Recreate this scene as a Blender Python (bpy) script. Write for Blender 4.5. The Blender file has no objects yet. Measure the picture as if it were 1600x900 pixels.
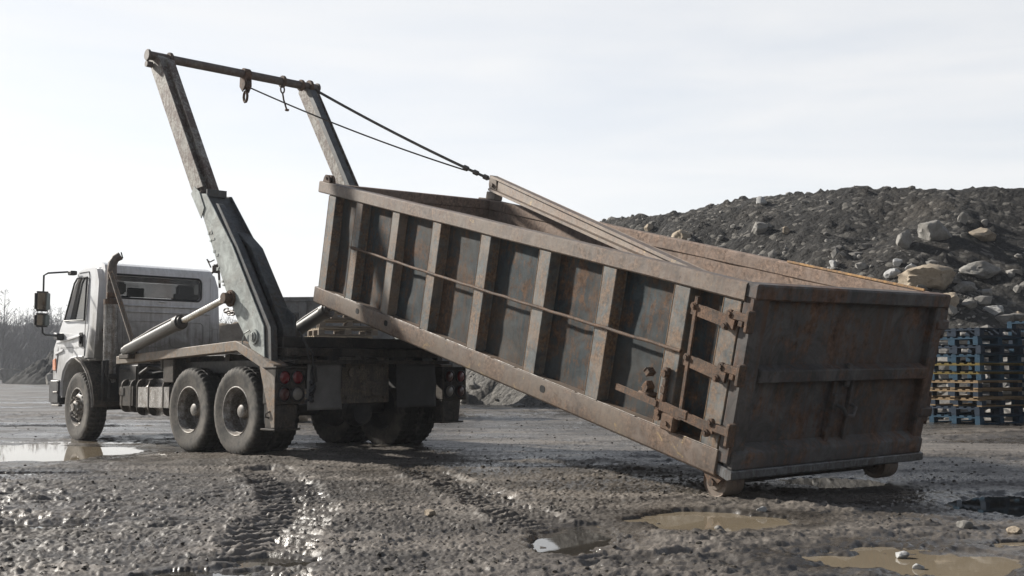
import bpy, bmesh, math, random
import numpy as np
from mathutils import Vector, Matrix
rad = math.radians
SC = bpy.context.scene
# ------------------------------------------------------------------ camera, world, sun, exposure
F_PX, PITCH, EYE = 1700.0, rad(4.3), 1.0
cam_data = bpy.data.cameras.new('camera'); cam = bpy.data.objects.new('camera', cam_data)
SC.collection.objects.link(cam); SC.camera = cam
cam.location = (0, 0, EYE); cam.rotation_euler = (rad(90) + PITCH, 0, 0)
cam_data.sensor_width = 36; cam_data.lens = 36 * F_PX / 1600
cam_data.clip_start = .05; cam_data.clip_end = 6000
SUN_AZ = rad(154)      # direction towards the sun, from +X counter-clockwise
SUN_EL = rad(31)
sd = bpy.data.lights.new('sun', 'SUN'); sun = bpy.data.objects.new('sun', sd); SC.collection.objects.link(sun)
sd.energy = 5.0; sd.angle = rad(2.2); sd.color = (1, .95, .87)
to_sun = Vector((math.cos(SUN_AZ) * math.cos(SUN_EL), math.sin(SUN_AZ) * math.cos(SUN_EL), math.sin(SUN_EL)))
sun.rotation_euler = to_sun.to_track_quat('Z', 'Y').to_euler()
SC.view_settings.view_transform = 'Standard'; SC.view_settings.look = 'None'
SC.view_settings.exposure = 0.6; SC.view_settings.gamma = 1
w = bpy.data.worlds.new('World'); SC.world = w; w.use_nodes = True
nt = w.node_tree; N = nt.nodes; L = nt.links; N.clear()
wo = N.new('ShaderNodeOutputWorld'); bg = N.new('ShaderNodeBackground'); bg.inputs['Strength'].default_value = .1
sky = N.new('ShaderNodeTexSky'); sky.sky_type = 'NISHITA'; sky.sun_disc = False
sky.sun_elevation = SUN_EL; sky.sun_rotation = math.pi / 2 - SUN_AZ
tc = N.new('ShaderNodeTexCoord'); sep = N.new('ShaderNodeSeparateXYZ'); L.new(tc.outputs['Generated'], sep.inputs[0])
mp = N.new('ShaderNodeMapping'); mp.inputs['Scale'].default_value = (1.0, 1.0, 7); mp.inputs['Rotation'].default_value = (rad(4), rad(-7), 0)
L.new(tc.outputs['Generated'], mp.inputs[0])
cn = N.new('ShaderNodeTexNoise'); cn.inputs['Scale'].default_value = 2.2; cn.inputs['Detail'].default_value = 8; cn.inputs['Roughness'].default_value = .55
cn.inputs['Distortion'].default_value = .4
L.new(mp.outputs[0], cn.inputs['Vector'])
# thin high cloud: nearly white low down, dimmed overhead, out of view, to lessen fill
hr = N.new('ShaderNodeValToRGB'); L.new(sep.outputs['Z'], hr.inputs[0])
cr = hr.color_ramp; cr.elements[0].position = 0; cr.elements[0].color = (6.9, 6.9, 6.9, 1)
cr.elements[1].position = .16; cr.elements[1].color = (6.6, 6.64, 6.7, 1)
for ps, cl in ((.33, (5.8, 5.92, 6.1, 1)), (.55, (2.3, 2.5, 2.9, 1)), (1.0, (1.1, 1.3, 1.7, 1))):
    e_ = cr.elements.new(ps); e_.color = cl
cm = N.new('ShaderNodeMapRange'); cm.inputs[1].default_value = .32; cm.inputs[2].default_value = .68
cm.inputs[3].default_value = .74; cm.inputs[4].default_value = 1.0
L.new(cn.outputs['Fac'], cm.inputs[0])
# brighter to the left, where the sun stands
dx = N.new('ShaderNodeMapRange'); dx.inputs[1].default_value = -.45; dx.inputs[2].default_value = .5
dx.inputs[3].default_value = 1.06; dx.inputs[4].default_value = .93; L.new(sep.outputs['X'], dx.inputs[0])
# thin cloud, bright ahead and dimmed behind the camera to cut fill light
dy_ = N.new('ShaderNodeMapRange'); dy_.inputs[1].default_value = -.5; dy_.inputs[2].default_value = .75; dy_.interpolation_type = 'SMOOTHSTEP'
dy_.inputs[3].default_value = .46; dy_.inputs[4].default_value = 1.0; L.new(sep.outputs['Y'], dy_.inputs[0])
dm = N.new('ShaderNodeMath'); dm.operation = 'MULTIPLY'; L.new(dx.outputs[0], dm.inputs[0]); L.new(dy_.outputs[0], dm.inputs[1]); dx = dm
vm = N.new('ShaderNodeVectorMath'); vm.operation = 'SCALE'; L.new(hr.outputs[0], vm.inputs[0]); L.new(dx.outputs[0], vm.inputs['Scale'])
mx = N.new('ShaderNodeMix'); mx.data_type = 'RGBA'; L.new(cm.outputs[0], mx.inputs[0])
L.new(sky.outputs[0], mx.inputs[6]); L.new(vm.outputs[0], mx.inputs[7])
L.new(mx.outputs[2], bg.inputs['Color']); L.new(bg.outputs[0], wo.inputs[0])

# ------------------------------------------------------------------ helpers
random.seed(7); RNG = np.random.default_rng(7)
COL = SC.collection
def ray(u, v):
    d = ((u - 800) / F_PX, 1.0, -(v - 450) / F_PX); c, s = math.cos(PITCH), math.sin(PITCH)
    return Vector((d[0], d[1] * c - d[2] * s, d[1] * s + d[2] * c))
def at(u, v, Y):
    r = ray(u, v); return Vector((0, 0, EYE)) + r * (Y / r.y)
def at_ground(u, v, z=.07):
    r = ray(u, v); return Vector((0, 0, EYE)) + r * ((z - EYE) / r.z)
def axes(yaw, pit, rol):
    f = Vector((-math.sin(yaw) * math.cos(pit), math.cos(yaw) * math.cos(pit), math.sin(pit)))
    l0 = Vector((-math.cos(yaw), -math.sin(yaw), 0)); u0 = f.cross(l0)
    l = l0 * math.cos(rol) + u0 * math.sin(rol); u = f.cross(l)
    return Matrix((f, l, u)).transposed()
def tag(o, label=None, cat=None, group=None, kind=None):
    if label: o['label'] = label
    if cat: o['category'] = cat
    if group: o['group'] = group
    if kind: o['kind'] = kind
    return o
def empty(name, loc, M=None, **k):
    o = bpy.data.objects.new(name, None); COL.objects.link(o); o.empty_display_size = .2
    mat = Matrix.Translation(loc)
    if M is not None: mat = mat @ M.to_4x4()
    o.matrix_world = mat
    return tag(o, **k)
class MB:
    def __init__(s): s.bm = bmesh.new()
    def add(s, bm2, M=None):
        me = bpy.data.meshes.new('tmp'); bm2.to_mesh(me); bm2.free()
        if M is not None: me.transform(M)
        s.bm.from_mesh(me); bpy.data.meshes.remove(me); return s
    def box(s, lo, hi, bev=.006, M=None):
        b = bmesh.new(); bmesh.ops.create_cube(b, size=1)
        lo = Vector(lo); hi = Vector(hi)
        for v in b.verts: v.co = Vector(((v.co[i] + .5) * (hi[i] - lo[i]) + lo[i] for i in range(3)))
        mn = min(abs(hi[i] - lo[i]) for i in range(3))
        bv = min(bev, mn * .35)
        if bv > .0005: bmesh.ops.bevel(b, geom=b.edges[:], offset=bv, segments=1 if bv < .02 else 3, affect='EDGES')
        return s.add(b, M)
    def beam(s, p0, p1, wd, ht, bev=.004, up=(0, 0, 1), w1=None, h1=None):
        p0 = Vector(p0); p1 = Vector(p1); d = (p1 - p0); ln = d.length; d.normalize(); up = Vector(up)
        sd_ = up.cross(d).normalized(); u2 = d.cross(sd_)
        b = bmesh.new(); bmesh.ops.create_cube(b, size=1)
        for v in b.verts:
            t = v.co.x + .5; W = wd + ((w1 if w1 is not None else wd) - wd) * t; H = ht + ((h1 if h1 is not None else ht) - ht) * t
            v.co = p0 + d * (t * ln) + sd_ * (v.co.y * W) + u2 * (v.co.z * H)
        if bev: bmesh.ops.bevel(b, geom=b.edges[:], offset=min(bev, min(wd, ht) * .3), segments=1, affect='EDGES')
        return s.add(b)
    def prism(s, pts, ax, lo, hi, bev=0, seg=1):
        # pts in the two other axes (ordered), extruded along ax from lo to hi
        b = bmesh.new(); oth = [i for i in range(3) if i != ax]
        def mk(p, t):
            c = [0, 0, 0]; c[oth[0]] = p[0]; c[oth[1]] = p[1]; c[ax] = t; return b.verts.new(c)
        A = [mk(p, lo) for p in pts]; B = [mk(p, hi) for p in pts]; n = len(pts)
        b.faces.new(A); b.faces.new(B[::-1])
        for i in range(n): b.faces.new((A[i], B[i], B[(i + 1) % n], A[(i + 1) % n]))
        bmesh.ops.recalc_face_normals(b, faces=b.faces[:])
        if bev: bmesh.ops.bevel(b, geom=b.edges[:], offset=bev, segments=seg, affect='EDGES')
        return s.add(b)
    def cyl(s, p0, p1, r, n=20, r1=None, bev=0):
        p0 = Vector(p0); p1 = Vector(p1); d = p1 - p0; b = bmesh.new()
        bmesh.ops.create_cone(b, cap_ends=True, segments=n, radius1=r, radius2=r if r1 is None else r1, depth=d.length)
        if bev: bmesh.ops.bevel(b, geom=[e for e in b.edges if len(e.link_faces) == 2 and e.calc_face_angle(0) > .8], offset=bev, segments=2, affect='EDGES')
        return s.add(b, Matrix.Translation((p0 + p1) / 2) @ d.to_track_quat('Z', 'Y').to_matrix().to_4x4())
    def tube(s, pts, r, n=10, closed=False):
        pts = [Vector(p) for p in pts]; b = bmesh.new(); rings = []; m = len(pts)
        up = None
        for i, p in enumerate(pts):
            a = pts[(i - 1) % m] if closed or i else p; c = pts[(i + 1) % m] if closed or i < m - 1 else p
            d = (c - a).normalized()
            if up is None: up = Vector((0, 0, 1)) if abs(d.z) < .9 else Vector((1, 0, 0))
            x = up.cross(d).normalized(); y = d.cross(x); up = y
            rr = r[i] if hasattr(r, '__len__') else r
            rings.append([b.verts.new(p + x * (math.cos(2 * math.pi * k / n) * rr) + y * (math.sin(2 * math.pi * k / n) * rr)) for k in range(n)])
        for i in range(m if closed else m - 1):
            A, B = rings[i], rings[(i + 1) % m]
            for k in range(n): b.faces.new((A[k], A[(k + 1) % n], B[(k + 1) % n], B[k]))
        if not closed: b.faces.new(rings[0][::-1]); b.faces.new(rings[-1])
        bmesh.ops.recalc_face_normals(b, faces=b.faces[:])
        return s.add(b)
    def lathe(s, prof, origin, axis, n=48, mod=None):
        # prof list of (r, t along axis); mod(k, i, r) -> r
        b = bmesh.new(); q = Vector(axis).to_track_quat('Z', 'Y').to_matrix().to_4x4(); rings = []
        for i, (r, t) in enumerate(prof):
            if r < 1e-5: rings.append([b.verts.new((0, 0, t))]); continue
            rings.append([b.verts.new(((mod(k, i, r) if mod else r) * math.cos(2 * math.pi * k / n), (mod(k, i, r) if mod else r) * math.sin(2 * math.pi * k / n), t)) for k in range(n)])
        for A, B in zip(rings, rings[1:]):
            for k in range(n):
                k2 = (k + 1) % n
                if len(A) == 1 and len(B) == 1: continue
                if len(A) == 1: b.faces.new((A[0], B[k], B[k2]))
                elif len(B) == 1: b.faces.new((A[k], A[k2], B[0]))
                else: b.faces.new((A[k], A[k2], B[k2], B[k]))
        bmesh.ops.recalc_face_normals(b, faces=b.faces[:])
        return s.add(b, Matrix.Translation(Vector(origin)) @ q)
    def quad(s, pts):
        b = bmesh.new(); b.faces.new([b.verts.new(p) for p in pts]); return s.add(b)
    def build(s, name, mat, parent=None, smooth=None, label=None):
        me = bpy.data.meshes.new(name); s.bm.to_mesh(me); s.bm.free()
        if mat: me.materials.append(mat)
        o = bpy.data.objects.new(name, me); COL.objects.link(o)
        if parent is not None: o.parent = parent
        if smooth: 
            me.polygons.foreach_set('use_smooth', [True] * len(me.polygons))
            me.set_sharp_from_angle(angle=rad(smooth))
        if label: o['label'] = label
        return o
def kids(o): return [c for c in bpy.data.objects if c.parent == o]
def copy_tree(o, parent=None):
    c = o.copy(); COL.objects.link(c); c.parent = parent
    for ch in kids(o): copy_tree(ch, c)
    return c
def grid_mesh(name, V, nr, nc, mat, wrap=False, smooth=True):
    me = bpy.data.meshes.new(name); me.vertices.add(len(V)); me.vertices.foreach_set('co', V.astype(np.float32).ravel())
    i = np.arange(nr - 1)[:, None] * nc; j = np.arange(nc if wrap else nc - 1)[None, :]; j2 = (j + 1) % nc
    q = np.stack([i + j, i + j2, i + nc + j2, i + nc + j], -1).reshape(-1, 4)
    faces_from(me, q, 4, smooth); me.materials.append(mat)
    return me
def faces_from(me, q, k, smooth):
    n = len(q); me.loops.add(n * k); me.loops.foreach_set('vertex_index', q.astype(np.int32).ravel())
    me.polygons.add(n); me.polygons.foreach_set('loop_start', np.arange(0, n * k, k, dtype=np.int32))
    me.polygons.foreach_set('use_smooth', np.full(n, smooth)); me.update(calc_edges=True)
def link(name, me, **k):
    o = bpy.data.objects.new(name, me); COL.objects.link(o); return tag(o, **k)

# numpy noise
def hsh(ix, iy, seed):
    h = (ix.astype(np.int64) * 374761393 + iy.astype(np.int64) * 668265263 + seed * 1442695041) & 0xFFFFFFFF
    h = ((h ^ (h >> 13)) * 1274126177) & 0xFFFFFFFF
    h = ((h ^ (h >> 16)) * 2246822519) & 0xFFFFFFFF
    return ((h ^ (h >> 15)) & 0xFFFFFF) / float(0xFFFFFF)
def vn(x, y, seed=0):
    ix = np.floor(x); iy = np.floor(y); fx = x - ix; fy = y - iy
    fx = fx * fx * fx * (fx * (fx * 6 - 15) + 10); fy = fy * fy * fy * (fy * (fy * 6 - 15) + 10)
    a = hsh(ix, iy, seed); b = hsh(ix + 1, iy, seed); c = hsh(ix, iy + 1, seed); d = hsh(ix + 1, iy + 1, seed)
    return (a + (b - a) * fx) * (1 - fy) + (c + (d - c) * fx) * fy
def fbm(x, y, sc, octv=4, seed=0, gain=.5):
    s = 0; a = 1; t = 0
    for o in range(octv):
        s = s + a * (vn(x / sc * 2 ** o + 17.3 * o, y / sc * 2 ** o - 9.1 * o, seed + o) * 2 - 1); t += a; a *= gain
    return s / t
def pebbles(x, y, cell, seed, rmin=.2, rmax=.62, dens=1.0):
    gx = np.floor(x / cell); gy = np.floor(y / cell); best = np.zeros_like(x)
    for ox in (-1, 0, 1):
        for oy in (-1, 0, 1):
            cx = gx + ox; cy = gy + oy
            px = (cx + hsh(cx, cy, seed)) * cell; py = (cy + hsh(cx, cy, seed + 1)) * cell
            rr = (rmin + (rmax - rmin) * hsh(cx, cy, seed + 2) ** 2) * cell
            asp = .6 + .8 * hsh(cx, cy, seed + 4); on = hsh(cx, cy, seed + 5) < dens
            an = hsh(cx, cy, seed + 3) * 6.283; ca = np.cos(an); sa = np.sin(an); ex = x - px; ey = y - py
            d = np.sqrt(((ex * ca + ey * sa) * asp) ** 2 + ((-ex * sa + ey * ca) / asp) ** 2)
            best = np.maximum(best, np.where(on, np.sqrt(np.maximum(0, rr * rr - d * d)), 0) * .8)
    return best
def sstep(a, b, x):
    t = np.clip((x - a) / (b - a), 0, 1); return t * t * (3 - 2 * t)

def rr_pts(a0, a1, b0, b1, r, seg=5):
    out = []
    for cx, cy, t0 in ((a1 - r, b1 - r, 0), (a0 + r, b1 - r, 90), (a0 + r, b0 + r, 180), (a1 - r, b0 + r, 270)):
        for k in range(seg + 1): t = rad(t0 + 90 * k / seg); out.append((cx + r * math.cos(t), cy + r * math.sin(t)))
    return out
# materials ---------------------------------------------------------
class Mat:
    def __init__(s, name):
        s.m = bpy.data.materials.new(name); s.m.use_nodes = True; s.n = s.m.node_tree.nodes; s.l = s.m.node_tree.links
        s.p = s.n['Principled BSDF']; s.tc = s.n.new('ShaderNodeTexCoord').outputs['Object']
    def mapv(s, scale=(1, 1, 1), rot=(0, 0, 0)):
        m = s.n.new('ShaderNodeMapping'); m.inputs['Scale'].default_value = scale; m.inputs['Rotation'].default_value = rot
        s.l.new(s.tc, m.inputs[0]); return m.outputs[0]
    def noise(s, sc, det=6, ro=.6, vec=None, dist=0):
        n = s.n.new('ShaderNodeTexNoise'); n.inputs['Scale'].default_value = sc; n.inputs['Detail'].default_value = det
        n.inputs['Roughness'].default_value = ro; n.inputs['Distortion'].default_value = dist
        s.l.new(vec if vec is not None else s.tc, n.inputs['Vector']); return n.outputs['Fac']
    def ramp(s, fac, a, b, lo=0., hi=1.):
        r = s.n.new('ShaderNodeMapRange'); r.inputs[1].default_value = a; r.inputs[2].default_value = b
        r.inputs[3].default_value = lo; r.inputs[4].default_value = hi; s.l.new(fac, r.inputs[0]); return r.outputs[0]
    def mix(s, fac, a, b, mode='MIX'):
        m = s.n.new('ShaderNodeMix'); m.data_type = 'RGBA'; m.blend_type = mode
        for inp, val in ((0, fac), (6, a), (7, b)):
            if isinstance(val, (tuple, list)): m.inputs[inp].default_value = (*val, 1)
            elif isinstance(val, (int, float)): m.inputs[inp].default_value = val
            else: s.l.new(val, m.inputs[inp])
        return m.outputs[2]
    def math(s, op, a, b=0.):
        m = s.n.new('ShaderNodeMath'); m.operation = op
        for i, v in enumerate((a, b)):
            if isinstance(v, (int, float)): m.inputs[i].default_value = v
            else: s.l.new(v, m.inputs[i])
        return m.outputs[0]
    def set(s, k, v):
        i = s.p.inputs[k]
        if isinstance(v, (tuple, list)): i.default_value = (*v, 1)
        elif isinstance(v, (int, float)): i.default_value = v
        else: s.l.new(v, i)
        return s
    def bump(s, h, st=.3, dist=.01):
        b = s.n.new('ShaderNodeBump'); b.inputs['Strength'].default_value = st; b.inputs['Distance'].default_value = dist
        s.l.new(h, b.inputs['Height']); s.l.new(b.outputs[0], s.p.inputs['Normal']); return s
def steel(name, base, rust, amt=.5, rough=.55, metal=0., scale=3., streak=True, dirt=(.1, .085, .07), dirt_amt=.3, light=None, bump=.14):
    m = Mat(name)
    n1 = m.noise(scale, 10, .7, dist=.5); n2 = m.noise(scale * 6, 8, .75); n4 = m.noise(scale * 2.3, 9, .72, dist=.8)
    n3 = m.noise(scale, 8, .65, vec=m.mapv((9, 9, .7)))
    f = m.math('ADD', m.math('MULTIPLY', n1, .45), m.math('ADD', m.math('MULTIPLY', n2, .3), m.math('MULTIPLY', n3 if streak else n4, .25)))
    c0 = .5 + (.5 - amt) * .22
    f = m.ramp(f, c0 - .035, c0 + .045)
    r2 = m.mix(m.ramp(m.noise(scale * 11, 5, .7), .35, .65), tuple(x * .45 for x in rust), tuple(min(1, x * 1.6) for x in rust))
    b2 = m.mix(m.ramp(n4, .38, .62), tuple(x * .62 for x in base), tuple(x * 1.4 for x in base))
    c = m.mix(f, b2, r2)
    if streak:      # runs of rust and dried mud down the sheet
        rn = m.ramp(m.noise(scale * 1.4, 7, .6, vec=m.mapv((6, 6, .35))), .54, .66, 0, .55); c = m.mix(rn, c, tuple(x * .8 for x in rust))
    dn = m.ramp(m.noise(scale * .5, 9, .7, dist=.7), .46, .62, 0, dirt_amt)
    c = m.mix(dn, c, dirt)
    if light:   # chips and scuffs of a paler colour
        ln = m.ramp(m.noise(scale * 1.7, 10, .78, dist=1.0), .61, .645, 0, .8); c = m.mix(ln, c, light)
    sp = m.ramp(m.noise(scale * 14, 3, .7), .68, .74, 0, .5); c = m.mix(sp, c, tuple(x * .4 for x in base))
    m.set('Base Color', c); m.set('Metallic', metal)
    m.set('Roughness', m.ramp(n2, .3, .7, rough - .14, min(1, rough + .2)))
    if rough > .62: m.set('Specular IOR Level', .25)
    m.bump(m.math('ADD', m.math('MULTIPLY', f, .5), m.math('ADD', n2, n4)), bump, .008)
    return m.m
M = {}
M['side'] = steel('container_blue_steel', (.028, .038, .043), (.09, .05, .028), .42, .7, scale=2.2, dirt=(.065, .054, .043), dirt_amt=.5, light=None)
M['rib'] = steel('container_rib_steel', (.1, .112, .114), (.17, .11, .068), .5, .45, scale=3.5, dirt=(.23, .2, .17), dirt_amt=.65)
M['rail'] = steel('container_rail_rust', (.14, .112, .094), (.15, .103, .074), .5, .55, scale=3, dirt=(.19, .158, .128), dirt_amt=.6, light=(.36, .26, .13))
M['rustbar'] = steel('rusty_bar', (.075, .058, .048), (.145, .088, .058), .5, .7, scale=8, dirt=(.15, .11, .08))
M['door'] = steel('door_steel', (.095, .09, .088), (.13, .076, .052), .42, .65, scale=1.5, dirt=(.09, .075, .066), dirt_amt=.5)
M['inside'] = steel('container_inside', (.23, .178, .148), (.25, .18, .14), .5, .75, scale=2.5, dirt=(.19, .15, .125), dirt_amt=.5)
M['bare'] = steel('bare_lip_steel', (.13, .132, .135), (.08, .062, .05), .35, .4, metal=.3, scale=5)
M['orange'] = steel('orange_edge', (.42, .24, .09), (.25, .15, .08), .5, .6, scale=6)
M['edge'] = steel('rusted_edge', (.3, .2, .12), (.26, .15, .08), .5, .6, scale=9)
M['truck_dark'] = steel('chassis_dark', (.014, .014, .015), (.034, .029, .025), .4, .6, scale=4, dirt=(.075, .066, .056), dirt_amt=.5)
M['truck_mud'] = steel('chassis_dusty', (.036, .034, .032), (.07, .058, .047), .5, .7, scale=4, dirt=(.13, .115, .1), dirt_amt=.6)
M['bedrail'] = steel('bed_rail', (.19, .165, .14), (.24, .15, .085), .4, .6, scale=4, dirt=(.24, .21, .175), dirt_amt=.6, light=(.45, .3, .15))
M['arm'] = steel('arm_grey_paint', (.34, .37, .355), (.13, .1, .08), .12, .5, scale=3, streak=False, dirt=(.22, .2, .175), dirt_amt=.4, light=(.56, .56, .53))
M['arm_dark'] = steel('arm_dark_steel', (.075, .082, .086), (.08, .066, .055), .3, .5, scale=4, dirt=(.1, .09, .08))
M['arm_rust'] = steel('arm_upper_worn', (.3, .29, .26), (.12, .085, .068), .55, .6, scale=5, dirt=(.12, .095, .08), light=(.45, .42, .37))
M['pipe'] = steel('pipe_steel', (.13, .112, .1), (.12, .085, .068), .45, .55, scale=6)
def simple(name, col, rough=.5, metal=0., var=.25, sc=8, bump=0):
    m = Mat(name); n = m.noise(sc, 6, .65)
    m.set('Base Color', m.mix(m.ramp(n, .3, .7), tuple(x * (1 - var) for x in col), tuple(x * (1 + var) for x in col)))
    m.set('Roughness', m.ramp(n, .3, .7, rough * .8, min(1, rough * 1.2))); m.set('Metallic', metal)
    if bump: m.bump(n, bump, .01)
    return m.m
M['chrome'] = simple('cylinder_rod', (.42, .41, .39), .25, 1., .15, 6)
M['barrel'] = simple('cylinder_barrel', (.085, .082, .078), .45, .4, .3, 5)
M['black'] = simple('black_plastic', (.018, .018, .02), .45, 0, .3, 8)
M['flap'] = simple('rubber_flap', (.05, .05, .052), .7, 0, .35, 5, .2)
M['flap_grey'] = simple('dusty_rubber_flap', (.15, .148, .145), .65, 0, .3, 5, .2)
M['seat'] = simple('seat_fabric', (.06, .06, .065), .85, 0, .2, 20)
M['cable'] = simple('steel_rope', (.12, .11, .1), .5, .5, .4, 60)
def rubber():
    m = Mat('tyre_rubber'); n = m.noise(7, 6, .7); n2 = m.noise(40, 3, .6)
    c = m.mix(m.ramp(n, .38, .66), (.045, .043, .041), (.135, .122, .106)); sx = m.n.new('ShaderNodeSeparateXYZ'); m.l.new(m.tc, sx.inputs[0])
    rr = m.math('SQRT', m.math('ADD', m.math('MULTIPLY', sx.outputs['X'], sx.outputs['X']), m.math('MULTIPLY', sx.outputs['Z'], sx.outputs['Z'])))
    c = m.mix(m.ramp(rr, .455, .475), c, m.mix(n, (.016, .015, .014), (.035, .032, .028)))   # the tread is near black, the side wall dusty
    m.set('Base Color', c); m.set('Roughness', .8); m.set('Specular IOR Level', .3)
    m.bump(n2, .2, .004); return m.m
M['tyre'] = rubber()
M['rim'] = steel('wheel_rim', (.26, .25, .235), (.14, .115, .095), .45, .5, metal=.35, scale=6, dirt=(.1, .085, .07), dirt_amt=.6)
M['tank'] = steel('tank_aluminium', (.3, .29, .28), (.14, .12, .1), .4, .3, metal=.6, scale=4, dirt=(.1, .09, .078), dirt_amt=.5)
def paint():
    m = Mat('white_cab_paint'); sx = m.n.new('ShaderNodeSeparateXYZ'); m.l.new(m.tc, sx.inputs[0])
    n = m.noise(5, 8, .7, dist=.4); st = m.noise(4, 6, .6, vec=m.mapv((4, 6, .6)))
    hz = m.ramp(sx.outputs['Z'], .95, 2.0, 1.0, 0.)     # road dirt thrown up by the wheels
    f = m.math('ADD', m.math('MULTIPLY', hz, .62), m.math('ADD', m.math('MULTIPLY', n, .5), m.math('MULTIPLY', st, .35)))
    back = m.ramp(sx.outputs['X'], 3.95, 4.25, .24, -.18)
    f = m.math('ADD', f, back)
    f = m.ramp(f, .58, 1.08, 0, .95)
    c = m.mix(f, m.mix(m.ramp(n, .3, .7), (.76, .77, .79), (.83, .84, .86)), (.16, .145, .125))
    rs = m.ramp(m.noise(9, 8, .75, dist=.6), .66, .72); c = m.mix(m.math('MULTIPLY', rs, .7), c, (.2, .15, .1))
    m.set('Base Color', c); m.set('Roughness', m.ramp(f, 0, .6, .28, .75)); m.set('Coat Weight', .15)
    m.bump(n, .06, .01); return m.m
M['paint'] = paint()
def glass(name, tint=(.75, .8, .8), alpha=.35, col=(.02, .022, .024)):
    m = Mat(name); m.set('Base Color', col); m.set('Roughness', .04); m.set('IOR', 1.5)
    n = m.noise(3, 6, .7); m.set('Alpha', m.ramp(n, .35, .7, alpha, min(1, alpha + .2)))
    return m.m
M['glass'] = glass('cab_glass', alpha=.5)
M['side_glass'] = glass('side_glass', alpha=.75); M['side_glass'].node_tree.nodes['Principled BSDF'].inputs['IOR'].default_value = 2.6
M['mirror'] = simple('mirror_glass', (.13, .15, .155), .06, 1., .08, 5)
def lens(name, col, rough=.25):
    m = Mat(name); w_ = m.n.new('ShaderNodeTexVoronoi'); w_.inputs['Scale'].default_value = 60; m.l.new(m.tc, w_.inputs['Vector'])
    m.set('Base Color', m.mix(m.ramp(m.noise(12, 5, .7), .4, .7, 0, .35), col, (.09, .075, .06))); m.set('Roughness', rough); m.set('Coat Weight', .4)
    m.bump(w_.outputs['Distance'], .3, .003); return m.m
M['red'] = lens('red_lens', (.16, .004, .012)); M['darkred'] = lens('dull_red_lens', (.07, .014, .014)); M['clear'] = lens('clear_lens', (.22, .21, .195))
M['amber'] = lens('amber_lens', (.75, .2, .04))
def wood(name, col, rough=.75):
    m = Mat(name); n = m.noise(4, 7, .7, vec=m.mapv((2, 14, 14)), dist=.3); n2 = m.noise(3, 6, .7)
    c = m.mix(m.ramp(n, .3, .7), tuple(x * .65 for x in col), tuple(x * 1.3 for x in col))
    c = m.mix(m.ramp(n2, .55, .72, 0, .7), c, tuple(x * .8 + .01 for x in col)); m.set('Base Color', c); m.set('Roughness', rough); m.set('Specular IOR Level', .2); m.bump(n, .3, .004); return m.m
M['wood_blue'] = wood('blue_painted_wood', (.018, .046, .075)); M['wood_dark'] = wood('dark_blue_wood', (.016, .026, .042))
M['wood_raw'] = wood('pale_pallet_wood', (.2, .14, .08)); M['wood_yellow'] = wood('yellow_painted_wood', (.12, .088, .022))
M['wood_grey'] = wood('weathered_wood', (.3, .245, .18)); M['wood_greydark'] = wood('weathered_wood_dark', (.17, .14, .11))
def rock(name, c1, c2, sc=2.5, rough=.9, bump=.6):
    m = Mat(name); n = m.noise(sc, 9, .65, dist=.3); n2 = m.noise(sc * 7, 6, .7)
    c = m.mix(m.ramp(n, .35, .65), c1, c2); c = m.mix(m.ramp(n2, .45, .75, 0, .5), c, tuple(x * .5 for x in c1))
    m.set('Base Color', c); m.set('Roughness', rough); m.set('Specular IOR Level', .15); m.bump(m.math('ADD', n, m.math('MULTIPLY', n2, .6)), bump, .05); return m.m
M['rock_grey'] = rock('grey_boulder', (.2, .19, .175), (.31, .3, .28)); M['rock_tan'] = rock('tan_boulder', (.26, .215, .165), (.4, .34, .265))
M['rock_pale'] = rock('pale_boulder', (.33, .33, .33), (.45, .45, .44))
M['rubble'] = rock('rubble_stone', (.11, .105, .1), (.34, .325, .3), 1.3)
M['pebble'] = rock('pebble_stone', (.03, .027, .024), (.12, .108, .094), 6, .6, .2)

# ------------------------------------------------------------------ the ground
GZ = .08
# puddle: centre x, y, half sizes, rotation, name of look
PUD = [dict(c=(-6.6, 12.4), r=(2.5, 1.6), a=.12, n=.28, k='brown', s=3), dict(c=(.36, 6.15), r=(.26, .55), a=-.2, k='clear', s=11),
       dict(c=(1.25, 6.95), r=(.58, .46), a=-.05, k='brown', s=5), dict(c=(1.98, 5.45), r=(.62, .46), a=-.15, k='brown', s=8),
       dict(c=(3.85, 7.45), r=(.85, .95), a=.3, k='clear', s=13), dict(c=(-1.5, 5.05), r=(.3, .17), a=.3, k='clear', s=17),
       dict(c=(-1.16, 5.42), r=(.18, .12), a=0, k='clear', s=19), dict(c=(2.7, 9.25), r=(.42, .4), a=.3, k='clear', s=23),
       dict(c=(2.85, 5.95), r=(.3, .12), a=.1, k='brown', s=29), dict(c=(-4.6, 9.9), r=(.9, .16), a=.1, k='clear', s=31),
       dict(c=(-8.6, 18.5), r=(2.4, .5), a=.05, k='clear', s=37), dict(c=(-3.0, 6.55), r=(.5, .09), a=.22, k='clear', s=41)]
TRK = [([(-1.0, 3.2), (-1.12, 4.9), (-1.3, 5.9), (-1.38, 7.1), (-1.75, 8.6), (-2.3, 10.2)], .24, .16, 1.35),
       ([(.55, 5.4), (.22, 6.6), (-.05, 7.4), (-.4, 8.7), (-1.0, 10.6)], .2, .14, 1.1),
       ([(-.2, 3.0), (-.45, 5.0), (-.55, 7.0), (-.95, 9.2)], .2, .15, .25),
       ([(-4.6, 5.0), (-3.3, 6.3), (-2.1, 7.6), (-.6, 9.4)], .22, .2, .35),
       ([(3.8, 4.2), (2.9, 6.3), (2.0, 8.4)], .22, .16, .3),
       ([(-9, 9), (-5.4, 15.2), (-1.2, 21)], .3, .3, .3), ([(4, 12), (-3, 17.5), (-12, 22)], .35, .3, .4), ([(8, 13), (2, 20), (-8, 28)], .35, .3, .4)]
WATER_Z = GZ - .030
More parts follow.
